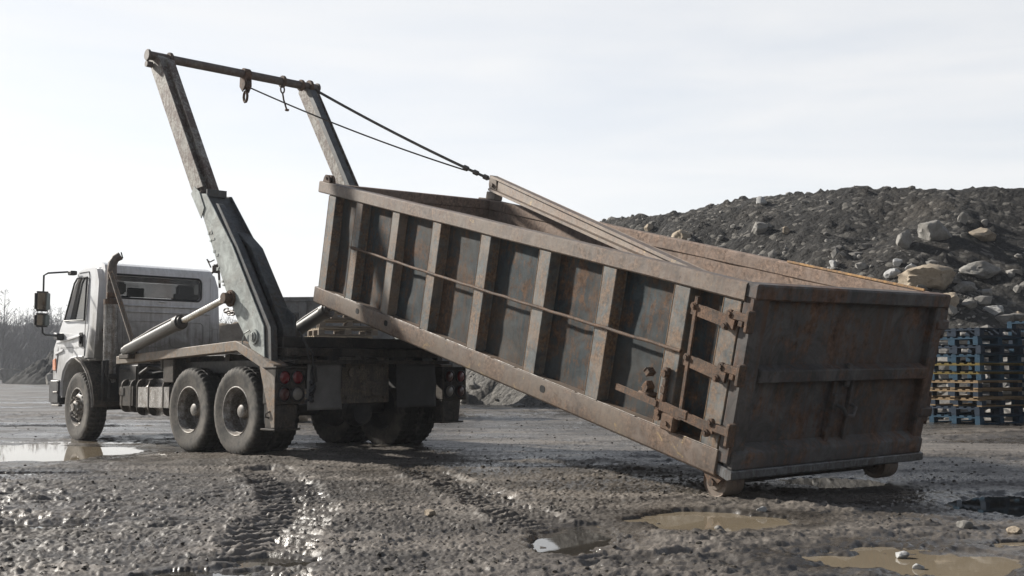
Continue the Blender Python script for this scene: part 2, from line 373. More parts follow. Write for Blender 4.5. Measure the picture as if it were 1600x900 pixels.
def puddle_d(x, y, P):
    dx_ = x - P['c'][0]; dy_ = y - P['c'][1]; ca, sa = math.cos(P['a']), math.sin(P['a'])
    u = (dx_ * ca + dy_ * sa) / P['r'][0]; v = (-dx_ * sa + dy_ * ca) / P['r'][1]
    sc = min(P['r']) * 1.1
    return np.sqrt(u * u + v * v) + P.get('n', .5) * fbm(x, y, sc * .8, 5, P['s'], .65)
def ground_h(x, y):
    R_ = np.hypot(x, y)
    near = 1 - sstep(22, 60, R_)
    h = GZ + .05 * fbm(x, y, 3.1, 3, 1) * (1 - .4 * near) * sstep(3, 9, R_ + 4) * .5
    rough = .5 + 1.1 * fbm(x, y, 1.9, 3, 40); rough = np.clip(rough + .7 * np.exp(-(((x + 2.6) / 2.2) ** 2 + ((y - 7.6) / 1.5) ** 2)) + .9 * np.exp(-(((x - 1.1) / 1.6) ** 2 + ((y - 5.2) / .8) ** 2)), .08, 1.5)   # lumpy mud against packed gravel
    wx = x + .12 * fbm(x, y, .5, 3, 7); wy = y + .12 * fbm(x, y, .5, 3, 8)
    rid = 1 - np.abs(fbm(wx * .8 + wy * .25, wy * 1.5 - wx * .3, .34, 4, 20, .55)) * 2
    mud = fbm(wx * .7 + wy * .2, wy * 1.9 - wx * .45, .42, 4, 33, .6)
    h = h + near * .034 * fbm(wx * .5 + wy * .12, wy * 1.15 - wx * .2, .8, 3, 35) * np.clip(rough, .4, 1)
    h = h + near * rough * (.026 * rid + .034 * np.maximum(mud, -.25) + .016 * fbm(x, y, .16, 4, 30, .65)) - .012
    pe = pebbles(x, y, .036, 50, .2, .55, .8) * (.45 + .55 * (1 - rough)) + pebbles(x, y, .085, 60, .1, .36, .3) * .6
    near2 = 1 - sstep(9, 17, R_)
    h = h + pe * (.4 + .6 * near2) * near
    h = h + near2 * .007 * fbm(x, y, .035, 3, 80)
    for pts, wd, pitch, st in TRK:
        best = np.full_like(x, 9.); S = np.zeros_like(x); off = np.zeros_like(x); acc = 0.
        for (x0, y0), (x1, y1) in zip(pts, pts[1:]):
            ex, ey = x1 - x0, y1 - y0; ln = math.hypot(ex, ey); ux, uy = ex / ln, ey / ln
            t = np.clip((x - x0) * ux + (y - y0) * uy, 0, ln); ddx = x - x0 - t * ux; ddy = y - y0 - t * uy
            d = np.hypot(ddx, ddy); side = ddx * uy - ddy * ux; m = d < best
            best = np.where(m, d, best); S = np.where(m, acc + t, S); off = np.where(m, side, off); acc += ln
        best = best + .05 * fbm(x, y, .4, 3, 90)
        core = 1 - sstep(wd * .8, wd * 1.15, best); berm = np.exp(-((best - wd * 1.3) / (wd * .28)) ** 2)
        lug = np.sin((S + np.abs(off) * .55 + .04 * fbm(x, y, .3, 2, 91)) * 2 * math.pi / pitch)
        lug = np.tanh(lug * 2.2) * (.7 + .5 * fbm(x, y, .3, 3, 92))
        h = h + st * (-.02 * core + .021 * core * lug + .03 * berm * (.5 + .9 * fbm(x, y, .25, 4, 93, .65)) * np.clip(.6 + 1.2 * fbm(x, y, 1.1, 2, 94), 0, 1))
    for P in PUD:
        s_ = max(P['r']) * 1.9; m = (np.abs(x - P['c'][0]) < s_) & (np.abs(y - P['c'][1]) < s_)
        if not m.any(): continue
        d = puddle_d(x[m], y[m], P); hm = h[m]
        hl = 1 - sstep(1.0, 1.9, d); hm = hm * (1 - hl) + (GZ - .010 + (hm - GZ) * .6) * hl; hm = np.where((d > 1.0) & (d < 3), np.maximum(hm, WATER_Z + .006 + .2 * (hm - GZ)), hm)
        k = 1 - sstep(.72, 1.08, d); depth = GZ - .056
        flat = depth + (hm - GZ) * .8 + (.05 if P.get('n', .5) > .3 else .0) * np.maximum(0, fbm(x[m], y[m], .3, 4, P['s'] + 50, .65) - .12)
        h[m] = hm * (1 - k) + flat * k
    # a slight rise towards the mound on the right, a slight fall at the truck's nose
    h = h - .035 * np.exp(-(((x + 5) / 2.2) ** 2 + ((y - 15.2) / 2.2) ** 2))
    return h
def build_ground():
    th = np.concatenate([np.radians(np.arange(-180, -34, 2.)), np.radians(np.arange(-34, 34, .06)), np.radians(np.arange(34, 180, 2.))])
    r = [.4, .9, 1.6, 2.4, 3.0, 3.4, 3.7, 3.95]
    while r[-1] < 15: r.append(r[-1] + max(.016, .016 * (r[-1] / 7.5) ** 2))
    while r[-1] < 4500: r.append(r[-1] * (1.006 + min(.25, max(0, r[-1] - 30) * .0004)))
    r = np.array(r); TH, RR = np.meshgrid(th, r)
    X = RR * np.sin(TH); Y = RR * np.cos(TH)
    H = ground_h(X.ravel(), Y.ravel())
    V = np.stack([X.ravel(), Y.ravel(), H], -1)
    nr, nc = X.shape
    V = np.concatenate([V])
    m = Mat('wet_gravel_mud')
    # muddy ground: base colours by patch, wet sheen by patch
    big = m.noise(.55, 6, .6, dist=.4); mid = m.noise(3, 8, .7); fine = m.noise(28, 8, .75); vfine = m.noise(90, 4, .7)
    vor = m.n.new('ShaderNodeTexVoronoi'); vor.inputs['Scale'].default_value = 26; m.l.new(m.tc, vor.inputs['Vector'])
    c = m.mix(m.ramp(mid, .35, .65), (.05, .045, .04), (.135, .12, .105))
    c = m.mix(m.ramp(big, .42, .6, 0, .6), c, (.13, .115, .1))
    st = m.noise(1.1, 8, .7, vec=m.mapv((.3, 1.5, 1), (0, 0, .12)), dist=.6)      # traffic-smeared fines, drier and browner
    c = m.mix(m.ramp(st, .5, .6, 0, .65), c, (.25, .22, .19)); c = m.mix(m.ramp(st, .47, .38, 0, .6), c, (.03, .027, .024))
    vh = m.n.new('ShaderNodeSeparateColor'); m.l.new(vor.outputs['Color'], vh.inputs[0])
    c = m.mix(m.ramp(vh.outputs[0], .7, .98, 0, .5), c, (.15, .132, .115))
    c = m.mix(m.ramp(fine, .5, .75, 0, .7), c, (.03, .027, .025))
    an = m.n.new('ShaderNodeAttribute'); an.attribute_name = 'wet'; wa = an.outputs['Fac']
    c = m.mix(m.math('MULTIPLY', wa, .6), c, (.03, .026, .022))
    m.set('Base Color', c)
    wet = m.math('ADD', m.math('MULTIPLY', m.noise(.8, 5, .6, vec=m.mapv((.5, 1.6, 1), (0, 0, -.2)), dist=.5), .6), m.math('MULTIPLY', fine, .4))
    m.set('Roughness', m.math('SUBTRACT', m.ramp(wet, .42, .6, .3, .72), m.math('MULTIPLY', wa, .24))); m.set('IOR', 1.42)
    hgt = m.math('ADD', m.math('MULTIPLY', fine, .7), m.math('ADD', m.math('MULTIPLY', vfine, .3), m.math('MULTIPLY', vor.outputs['Distance'], -.8)))
    m.bump(m.math('ADD', hgt, m.math('MULTIPLY', m.noise(5, 7, .6, vec=m.mapv((.7, 1.4, 1))), .9)), .7, .013); bn = [q for q in m.n if q.type == 'BUMP'][0]
    m.l.new(m.math('SUBTRACT', .62, m.math('MULTIPLY', wa, .45)), bn.inputs['Strength'])
    me = grid_mesh('ground', V, nr, nc, m.m, wrap=True)
    wt = .55 * sstep(.012, -.022, H - GZ) * (np.hypot(X.ravel(), Y.ravel()) < 26) + .0
    for P in PUD:
        wt = np.maximum(wt, 1 - sstep(.9, 1.75, puddle_d(X.ravel(), Y.ravel(), P)))
    wt = np.maximum(wt, .95 * sstep(.02, .3, fbm(X.ravel() * .4 + Y.ravel() * .1, Y.ravel() * 1.2, 2.2, 5, 77)))
    at_ = me.attributes.new('wet', 'FLOAT', 'POINT'); at_.data.foreach_set('value', wt.astype(np.float32))
    bm_c = None
    o = link('ground', me, kind='structure')
    return o
build_ground()
def water_mat(kind):
    m = Mat('puddle_water_' + kind); n = m.noise(1.5, 5, .6)
    col = (.25, .205, .145) if kind == 'brown' else (.05, .045, .038)
    m.set('Base Color', m.mix(m.ramp(n, .35, .65), tuple(x * .8 for x in col), col)); m.set('Roughness', .015); m.set('IOR', 1.36)
    m.bump(m.noise(14, 3, .5, vec=m.mapv((1, 2.2, 1))), .012, .004); return m.m
WM = {k: water_mat(k) for k in ('brown', 'clear')}
for P in PUD:
    b = MB(); n = 40; ca, sa = math.cos(P['a']), math.sin(P['a']); pts = []
    for k in range(n):
        t = 2 * math.pi * k / n; u = 1.4 * P['r'][0] * math.cos(t); v = 1.4 * P['r'][1] * math.sin(t)
        pts.append((P['c'][0] + u * ca - v * sa, P['c'][1] + u * sa + v * ca, WATER_Z + PUD.index(P) * .0013 - .006))
    b.quad(pts); tag(b.build('puddle', WM[P['k']]), kind='structure')

# ------------------------------------------------------------------ stones scattered as one mass
def ico():
    b = bmesh.new(); bmesh.ops.create_icosphere(b, subdivisions=1, radius=1)
    v = np.array([x.co[:] for x in b.verts]); f = np.array([[q.index for q in p.verts] for p in b.faces]); b.free(); return v, f
IV, IF = ico()
def stones(name, P, S, mat, rough=.28, flat=.7, sink=.3, smooth=False):
    n = len(P); V = np.repeat(IV[None], n, 0) * (1 + rough * (RNG.random((n, len(IV), 1)) - .5) * 2)
    V = V * (1 + .35 * (RNG.random((n, 1, 3)) - .5) * 2) * np.array([1, 1, flat])
    a = RNG.random(n) * 6.283; c, s = np.cos(a), np.sin(a)
    X = V[..., 0] * c[:, None] - V[..., 1] * s[:, None]; Y = V[..., 0] * s[:, None] + V[..., 1] * c[:, None]
    V = np.stack([X, Y, V[..., 2]], -1) * S[:, None, None] + P[:, None, :]
    V[..., 2] += (S * (flat - sink - .35))[:, None]
    Fq = (IF[None] + (np.arange(n) * len(IV))[:, None, None]).reshape(-1, 3)
    me = bpy.data.meshes.new(name); V = V.reshape(-1, 3)
    me.vertices.add(len(V)); me.vertices.foreach_set('co', V.astype(np.float32).ravel()); faces_from(me, Fq, 3, smooth); me.materials.append(mat)
    return me
n = 9000
yy = 4.2 * (24 / 4.2) ** RNG.random(n); xx = (RNG.random(n) - .5) * 1.15 * yy * 1.05
sz = .005 + .013 * RNG.random(n) ** 4
keep = np.ones(n, bool)
for P in PUD:
    m_ = (np.abs(xx - P['c'][0]) < P['r'][0] * 1.5) & (np.abs(yy - P['c'][1]) < P['r'][1] * 1.5)
    keep &= ~m_ | (RNG.random(n) < .12)
xx, yy, sz = xx[keep], yy[keep], sz[keep]
PP = np.stack([xx, yy, ground_h(xx, yy)], -1)
link('gravel', stones('gravel', PP, sz, M['pebble']), kind='stuff')
def boulder_mesh(name, sx, sy, sz_, mat, seed, sub=4, sharp=.5):
    from mathutils import noise as mn
    b = bmesh.new(); bmesh.ops.create_icosphere(b, subdivisions=sub, radius=1); rs = random.Random(seed)
    pl = [(Vector((rs.gauss(0, 1), rs.gauss(0, 1), rs.gauss(0, .8))).normalized(), rs.uniform(.5, .86)) for _ in range(13)]
    o3 = Vector((rs.random() * 50, rs.random() * 50, seed))
    for v in b.verts:
        p = v.co.copy()
        for nrm, d in pl:
            e = p.dot(nrm) - d
            if e > 0: p -= nrm * e * .98
        q = v.co.normalized()
        p += q * (mn.noise(v.co * 1.6 + o3) * .1 + abs(mn.noise(v.co * 4 + o3)) * .1 + mn.noise(v.co * 9 + o3) * .04)
        v.co = Vector((p.x * sx, p.y * sy, p.z * sz_))
    me = bpy.data.meshes.new(name); b.to_mesh(me); b.free(); me.materials.append(mat)
    me.polygons.foreach_set('use_smooth', [True] * len(me.polygons)); me.set_sharp_from_angle(angle=rad(35))
    return me

# ------------------------------------------------------------------ the roll-off container
CO = empty('roll_off_container', (1.464, 7.911, .2857), axes(rad(37.61), rad(14.09), rad(-.67)),
           label='long rusty open-top steel container, front end hoisted and rear rollers on the gravel', cat='container')
CW, CL, CH = 2.41, 6.45, 1.36
def dented(name, x0, x1, z0, z1, y, mat, parent, seed, amp=.012, th=.012, lab=None):
    nx, nz = 140, 34; X, Z = np.meshgrid(np.linspace(x0, x1, nx), np.linspace(z0, z1, nz))
    D = amp * fbm(X.ravel(), Z.ravel(), .55, 3, seed) + amp * .4 * fbm(X.ravel(), Z.ravel(), .16, 2, seed + 3)
    V1 = np.stack([X.ravel(), y + D, Z.ravel()], -1)
    me = grid_mesh(name, V1, nz, nx, mat); o = link(name, me); o.parent = parent
    md = o.modifiers.new('thickness', 'SOLIDIFY'); md.thickness = th; md.offset = 0
    if lab: o['label'] = lab
    return o
dented('side_panel', .02, 6.36, .1, 1.27, -.108, M['side'], CO, 5, lab='blue-grey ribbed side panel streaked with rust')
dented('side_panel', .02, 6.36, .1, 1.27, -CW + .105, M['inside'], CO, 9, lab='brown far side panel')
ribs = [(6.27, .17), (5.62, .15), (4.82, .15), (4.02, .155), (3.17, .16), (2.27, .165), (1.42, .165), (.6, .165), (.10, .17)]
for side in (0, 1):
    for (x, wd) in ribs:
        b = MB(); y0, y1 = (-.102, 0) if side == 0 else (-CW, -CW + .098)
        # folded channel with slightly slanted flanks and a weld bead along its flanks
        pts = [(x - wd / 2 - .012, y0), (x + wd / 2 + .012, y0), (x + wd / 2, y1), (x - wd / 2, y1)]
        if side: pts = [(x - wd / 2, y0), (x + wd / 2, y0), (x + wd / 2 + .012, y1), (x - wd / 2 - .012, y1)]
        b.prism(pts, 2, .14, 1.235, .006)
        yb = -.101 if side == 0 else -CW + .097
        for s in (-1, 1): b.tube([(x + s * (wd / 2 + .014), yb, .16), (x + s * (wd / 2 + .014), yb, .7), (x + s * (wd / 2 + .014), yb, 1.22)], .005, 6)
        rb_ = b.build('rib', M['rib'], CO, 40)
        if side == 0:
            b = MB(); b.tube([(x + wd / 2 - .002, -.0015, .15 + .2 * k) for k in range(6)] + [(x + wd / 2 - .002, -.0015, 1.23)], .0045, 6); b.build('edge_bead', M['edge'], rb_)
def rail(name, y_in, y_out, z0, z1, x0, x1, mat, seed, lab=None):
    # square tube with a slightly battered line
    n_ = 44; b = MB(); bb = bmesh.new(); rings = []
    rs = np.linspace(x0, x1, n_); dz = .006 * fbm(rs, rs * 0, .9, 3, seed); dy = .006 * fbm(rs, rs * 0, .8, 3, seed + 5)
    c = .012; lo, hi = min(y_in, y_out), max(y_in, y_out)
    sec = [(lo + c, z0), (hi - c, z0), (hi, z0 + c), (hi, z1 - c), (hi - c, z1), (lo + c, z1), (lo, z1 - c), (lo, z0 + c)]
    for i, x in enumerate(rs): rings.append([bb.verts.new((x, p[0] + dy[i], p[1] + dz[i])) for p in sec])
    for A, B in zip(rings, rings[1:]):
        for k in range(8): bb.faces.new((A[k], A[(k + 1) % 8], B[(k + 1) % 8], B[k]))
    bb.faces.new(rings[0]); bb.faces.new(rings[-1]); bmesh.ops.recalc_face_normals(bb, faces=bb.faces[:])
    b.add(bb); return b.build(name, mat, CO, 30, lab)
rail('top_rail', -.128, .022, 1.236, 1.37, -.02, 6.6, M['rail'], 1, 'battered brown top rail of the near side')
rail('top_rail', -CW + .125, -CW - .022, 1.236, 1.37, -.02, 6.6, M['inside'], 2, 'far top rail')
b = MB(); b.box((.05, -CW + .1, 1.372), (1.5, -CW + .125, 1.392), .003); b.build('edge_strip', M['orange'], CO, 30)
# bottom rails: a square face above, a narrower beam tucked beneath, oval drain holes
for side in (0, 1):
    b = MB(); s = 1 if side == 0 else -1; y = 0 if side == 0 else -CW
    b.prism([(y + .018 * s, -.035), (y + .018 * s, .142), (y - .16 * s, .142), (y - .16 * s, -.06), (y - .02 * s, -.06)], 0, -.01, 6.42, .006)
    b.build('bottom_rail', M['rail'] if side == 0 else M['inside'], CO, 30, 'worn brown bottom rail' if side == 0 else None)
hole_mat = simple('hole_dark', (.008, .008, .008), .9)
for hx in (2.02, 4.72, 5.35):
    b = MB(); b.prism(rr_pts(hx - .035, hx + .035, .03, .09, .025), 1, .0185, .0205); b.build('drain_hole', hole_mat, CO)
b = MB()
rsx = random.Random(3)
x = 5.9
while x > .2:
    ln = rsx.uniform(.12, .5); b.tube([(x, .014, .146), (x - ln / 2, .014, .147), (x - ln, .014, .146)], .005, 6); x -= ln + rsx.uniform(.01, .06)
b.build('weld_bead', M['rail'], CO, 40)
# main runners under the floor
for y in (-.78, -1.63):
    b = MB(); b.box((.15, y - .05, -.17), (6.3, y + .05, -.065), .01); b.build('underframe_rail', M['truck_mud'], CO, 30)
for x in (.32, 1.2, 2.1, 3., 3.9, 4.8, 5.7):
    b = MB(); b.box((x - .04, -CW + .17, -.058), (x + .04, -.17, .02), .004); b.build('cross_member', M['truck_mud'], CO, 30)
b = MB(); b.box((.0, -CW + .1, .026), (6.36, -.1, .05), .0); b.build('floor', M['inside'], CO)
b = MB(); b.box((6.34, -CW + .02, .0), (6.38, -.02, 1.25), .004)
for y in (-.6, -1.2, -1.8): b.box((6.38, y - .06, .1), (6.46, y + .06, 1.22), .008)
b.box((6.33, -CW + .127, 1.24), (6.45, -.127, 1.365), .012)
b.build('front_wall', M['inside'], CO, 30)
b = MB(); b.prism([(6.34, 1.37), (6.52, 1.37), (6.50, 1.43), (6.47, 1.46), (6.40, 1.46), (6.36, 1.43)], 1, -.06, -.02, .006)
b.prism([(6.34, 1.37), (6.52, 1.37), (6.50, 1.43), (6.47, 1.46), (6.40, 1.46), (6.36, 1.43)], 1, .0 - .02 + .022, .022, .004)
b.cyl((6.43, -.07, 1.42), (6.43, .035, 1.42), .016); b.build('lifting_lug', M['rustbar'], CO, 40)
# tow bracket and the channel beam lying across the box
b = MB()
b.box((6.28, -CW - .03, 1.372), (6.48, -CW + .1, 1.47), .01)
b.prism([(6.26, 1.47), (6.42, 1.47), (6.46, 1.56), (6.46, 1.64), (6.4, 1.67), (6.3, 1.64)], 1, -CW - .015, -CW + .02, .005)
b.prism([(6.26, 1.47), (6.42, 1.47), (6.46, 1.56), (6.46, 1.64), (6.4, 1.67), (6.3, 1.64)], 1, -CW + .06, -CW + .095, .005)
b.cyl((6.37, -CW - .04, 1.56), (6.37, -CW + .12, 1.56), .025); b.build('beam_bracket', M['rail'], CO, 40)
b = MB(); p0, p1 = Vector((6.36, -CW + .04, 1.585)), Vector((.50, -.19, 1.30))
b.beam(p0, p1, .02, .16, .004, w1=.02, h1=.08)
d_ = (p1 - p0).normalized(); sd_ = Vector((0, 0, 1)).cross(d_).normalized()
b.beam(p0 + Vector((0, 0, .085)) - sd_ * .05, p1 + Vector((0, 0, .04)) - sd_ * .05, .10, .02, .004)
b.beam(p0 - Vector((0, 0, .085)) - sd_ * .05, p1 - Vector((0, 0, .04)) - sd_ * .05, .10, .02, .004)
b.build('cross_beam', M['rail'], CO, 30, 'long brown channel beam laid slantwise over the open top')
# grab rod along the side
b = MB(); pts = [(5.68 - (5.68 - .5) * t / 30, .016 + .003 * math.sin(t * 1.7), .725 + .03 * t / 30 - .012 * math.sin(math.pi * t / 30) + .003 * math.sin(t * 2.3)) for t in range(31)]
b.tube(pts, .0145, 8)
for (x, wd) in ribs[1:8]: b.box((x - .05, .0005, .725 + .03 * (5.68 - x) / 5.18 - .022), (x + .04, .02, .725 + .03 * (5.68 - x) / 5.18 - .006), .002)
b.build('side_rod', M['rustbar'], CO, 50)
# latch gear near the door
b = MB(); b.beam((.405, .035, 1.19), (.385, .035, .26), .035, .022, .004, up=(0, 1, 0)); b.build('latch_post', M['rustbar'], CO, 30)
for z, x0 in ((1.085, .45), (.70, .44)):
    b = MB(); b.beam((x0, .03, z + .012), (.02, .03, z - .022), .02, .082, .004)
    b.build('latch_strap', M['rustbar'], CO, 30)
    for zz, xx_ in ((z + .045, .07), (z - .05, .10), (z + .03, x0 - .03)):
        h = MB(); h.cyl((xx_, .02, zz), (xx_, .052, zz), .03, 14, bev=.004); h.cyl((xx_, .05, zz), (xx_, .064, zz), .018, 6)
        h.build('bolt', M['rustbar'], CO, 40)
    h = MB(); h.box((-.10, .01, z + .01), (.05, .05, z + .07), .008); h.box((-.13, -.01, z - .06), (-.09, .07, z + .10), .01); h.box((-.06, .0, z - .03), (-.015, .045, z + .05), .006)
    h.build('hinge', M['rustbar'], CO, 30)
b = MB(); b.beam((1.09, .05, .33), (.62, .052, .318), .02, .04, .004); b.beam((.64, .045, .318), (.04, .04, .285), .022, .06, .005); b.box((.3, .03, .275), (.40, .06, .345), .01)
b.build('latch_lever', M['rustbar'], CO, 30, 'long rusty locking lever')
h = MB()
for zz, xx_ in ((.33, .07), (.245, .1)): h.cyl((xx_, .03, zz), (xx_, .066, zz), .03, 14, bev=.004); h.cyl((xx_, .064, zz), (xx_, .078, zz), .017, 6)
h.box((-.10, .01, .27), (.05, .06, .33), .008); h.box((-.13, -.01, .2), (-.09, .075, .37), .01); h.build('hinge', M['rustbar'], CO, 30)
b = MB(); zz = [.2, .28, .33, .4, .46, .52, .6]
for i in range(6):
    b.box((.595 - .022, .004, zz[i]), (.595 + .022 + .01 * (i % 2), .045, zz[i + 1] + .004), .008)
b.cyl((.595, .03, .56), (.595, .07, .56), .025, 10); b.cyl((.60, .03, .26), (.60, .07, .26), .025, 10); b.cyl((.60, .03, .22), (.60, .06, .22), .03, 10)
b.build('ratchet_bar', M['rustbar'], CO, 40)
b = MB()
path = [(.84, .53), (.80, .50), (.80, .44), (.83, .40), (.80, .36), (.78, .33)]
for (x0, z0), (x1, z1) in zip(path, path[1:]): b.beam((x0, -.02, z0), (x1, -.02, z1), .07, .035, .006)
b.cyl((.8, -.05, .4), (.8, .03, .4), .03, 10); b.box((.74, -.09, .32), (.86, .04, .36), .01)
b.build('ratchet_hook', M['rustbar'], CO, 40)
b = MB(); b.box((.42, .0, .145), (.56, .06, .27), .012); b.box((.39, .01, .25), (.44, .05, .31), .008); b.cyl((.49, .06, .2), (.49, .075, .2), .018, 8); b.build('latch_box', M['rustbar'], CO, 30)
# door
DO = MB(); DO.box((-.04, -CW + .03, .06), (-.015, -.03, 1.25), .003)
door = DO.build('door', M['door'], CO, 30, 'dark rust-stained rear door')
b = MB(); b.box((-.105, -.165, .06), (.005, .004, 1.355), .012); b.build('door_post', M['door'], door, 30)
b = MB(); b.box((-.105, -CW - .004, .06), (.005, -CW + .13, 1.355), .012); b.build('door_post', M['door'], door, 30)
b = MB(); b.box((-.125, -CW - .02, 1.262), (.01, .012, 1.376), .014); b.build('door_top_beam', M['door'], door, 30)
b = MB(); b.prism([(-.04, .655), (-.125, .665), (-.125, .755), (-.04, .785)], 1, -CW + .132, -.167, .006); b.build('door_mid_beam', M['door'], door, 30)
b = MB(); b.prism([(-.04, .03), (-.135, .03), (-.135, .145), (-.04, .205)], 1, -CW + .02, -.02, .008); b.build('door_bottom_beam', M['door'], door, 30)
b = MB()
b.prism([(-.004, .05), (-.15, .028), (-.158, -.03), (-.12, -.05), (-.004, -.03)], 1, -CW + .0, .0, .005); b.build('door_lip', M['bare'], CO, 30, 'scraped bare steel lip under the door')
b = MB(); b.box((-.085, -1.38, .16), (-.041, -1.33, .655), .006); b.box((-.085, -1.15, .16), (-.041, -1.10, .655), .006); b.box((-.055, -1.33, .16), (-.042, -1.15, .655), .003); b.box((-.12, -1.26, .61), (-.08, -1.20, .80), .01)
b.box((-.11, -1.155, .30), (-.08, -1.10, .56), .006); b.build('door_stiffener', M['door'], door, 30)
b = MB(); b.tube([(-.11, -1.15, .47), (-.16, -1.16, .46), (-.175, -1.20, .40), (-.175, -1.28, .40), (-.16, -1.32, .46), (-.11, -1.33, .47)], .016, 8); b.build('door_handle', M['door'], door, 40)
for z0, z1 in ((1.02, 1.24), (.27, .5)):
    b = MB(); b.box((-.07, -CW - .11, z0), (.05, -CW - .02, z1), .01); b.box((-.12, -CW - .07, z0 + .06), (.0, -CW + .1, z0 + .14), .01)
    b.cyl((-.05, -CW - .09, z0 - .02), (-.05, -CW - .09, z1 + .03), .02, 10); b.build('door_hinge', M['door'], door, 40)
# curved runner shoes between the rollers
for y in (-.62, -1.72):
    b = MB(); b.prism([(.0, -.055), (.55, -.055), (.5, -.12), (.36, -.19), (.18, -.2), (.05, -.15)], 1, y - .16, y + .16, .01); b.build('runner_shoe', M['truck_mud'], CO, 30)
# rollers
def roller(y):
    R_ = empty('roller', (0, 0, 0)); R_.parent = CO
    b = MB(); b.lathe([(0, -.1), (.06, -.1), (.07, -.085), (.105, -.085), (.112, -.095), (.116, -.08), (.116, .08), (.112, .095), (.105, .085), (.07, .085), (.06, .1), (0, .1)], (.03, y, -.105), (0, 1, 0), 32)
    b.build('roller_wheel', M['rail'], R_, 30)
    for s in (-1, 1):
        b = MB(); b.prism([(-.07, -.045), (.15, -.045), (.07, -.12), (.03, -.14), (-.01, -.12)], 1, y + s * .118 - .008, y + s * .118 + .008, .003)
        b.cyl((.03, y + s * .118, -.11), (.03, y + s * .145, -.11), .03, 6); b.build('roller_bracket', M['rustbar'], R_, 30)
roller(-.15); roller(-CW + .32)
b = MB(); b.cyl((.03, -.27, -.105), (.03, -CW + .45, -.105), .03, 12); b.build('roller_axle', M['truck_mud'], CO, 30)

# ------------------------------------------------------------------ the hook-lift truck  (x forward, y left, z up)
TR = empty('skip_truck', (-2.12, 12.787, .062), axes(rad(45), rad(-.6), 0),
           label='muddy white-cab truck with tall grey lifting arms raised, parked beside the puddle', cat='truck')
def wheel(name, x, y, r, wd, sgn, kind, steer=0., parent=TR):
    # sgn +1: outer face looks to +y
    W_ = empty(name, (x, y, r)); W_.parent = parent; W_.rotation_euler = (0, 0, steer)
    n = 120; ri = r * .545
    prof = [(ri, -wd * .40), (ri * 1.06, -wd * .47), (r * .80, -wd * .5), (r * .93, -wd * .47), (r * .985, -wd * .40), (r, -wd * .3), (r * .996, -wd * .17), (r * .985, -wd * .155), (r * .985, -wd * .13), (r, -wd * .11),
            (r, wd * .11), (r * .985, wd * .13), (r * .985, wd * .155), (r * .996, wd * .17), (r, wd * .3), (r * .985, wd * .40), (r * .955, wd * .445), (r * .93, wd * .47), (r * .86, wd * .492), (r * .80, wd * .5), (r * .79, wd * .494), (r * .70, wd * .5), (r * .69, wd * .494), (ri * 1.06, wd * .47), (ri, wd * .40)]
    def mod(k, i, rr):
        if 3 <= i <= 16 and (k % 3 == 0): return rr - (.016 if i in (4, 5, 14, 15, 16) else .008 if i in (3, ) else .009)
        return rr
    b = MB(); b.lathe(prof, (0, 0, 0), (0, sgn, 0), n, mod); b.build('tyre', M['tyre'], W_, 35)
    b = MB()
    if kind == 'dual':     # deep dish with the hub far inside
        b.lathe([(ri * 1.0, wd * .40), (ri * 1.04, wd * .46), (ri * .99, wd * .475), (ri * .95, wd * .43), (ri * .92, wd * .3), (ri * .86, wd * .22), (ri * .84, -wd * .22), (ri * .78, -wd * .3), (ri * .45, -wd * .33), (0, -wd * .33)], (0, 0, 0), (0, sgn, 0), 48)
        b.build('rim', M['rim'], W_, 35)
        b = MB(); b.lathe([(0, wd * .26), (ri * .2, wd * .25), (ri * .27, wd * .2), (ri * .3, wd * .05), (ri * .33, -.3 * wd)], (0, 0, 0), (0, sgn, 0), 24); 
        for k in range(10):
            t = k * math.pi / 5; b.cyl((ri * .52 * math.cos(t), -wd * .33 * sgn, ri * .52 * math.sin(t)), (ri * .52 * math.cos(t), -wd * .18 * sgn, ri * .52 * math.sin(t)), .016, 6)
        b.build('hub', M['rim'], W_, 35)
    elif kind == 'front':
        b.lathe([(ri * 1.0, wd * .38), (ri * 1.04, wd * .46), (ri * .98, wd * .47), (ri * .94, wd * .40), (ri * .9, wd * .25), (ri * .84, wd * .22), (ri * .66, wd * .40), (ri * .50, wd * .43), (ri * .3, wd * .43), (0, wd * .43)], (0, 0, 0), (0, sgn, 0), 48)
        b.build('rim', M['rim'], W_, 35)
        b = MB(); b.lathe([(ri * .36, wd * .42), (ri * .34, wd * .56), (ri * .22, wd * .62), (ri * .2, wd * .7), (0, wd * .71)], (0, 0, 0), (0, sgn, 0), 24)
        for k in range(10):
            t = k * math.pi / 5 + .2; p = (ri * .5 * math.cos(t), ri * .5 * math.sin(t)); b.cyl((p[0], wd * .42 * sgn, p[1]), (p[0], wd * .6 * sgn, p[1]), .019, 6, r1=.016)
        b.build('hub', M['rim'], W_, 35)
        b = MB()
        for k in range(10):
            t = k * math.pi / 5 + .5; p = (ri * .76 * math.cos(t), ri * .76 * math.sin(t)); q = Vector((-math.cos(t) * .5, .85 * sgn, -math.sin(t) * .5)).normalized()
            c = Vector((p[0], wd * .325 * sgn, p[1])); q = Vector((math.cos(t) * .60, sgn * .8, math.sin(t) * .60)).normalized(); b.cyl(c, c + q * .014, .022, 12)
        b.build('vent_holes', hole_mat, W_)
    else:
        b.lathe([(ri, -wd * .4), (ri * .85, 0), (ri * .3, 0), (0, 0)], (0, 0, 0), (0, sgn, 0), 24); b.build('rim', M['truck_dark'], W_, 35)
    return W_
WR = .487
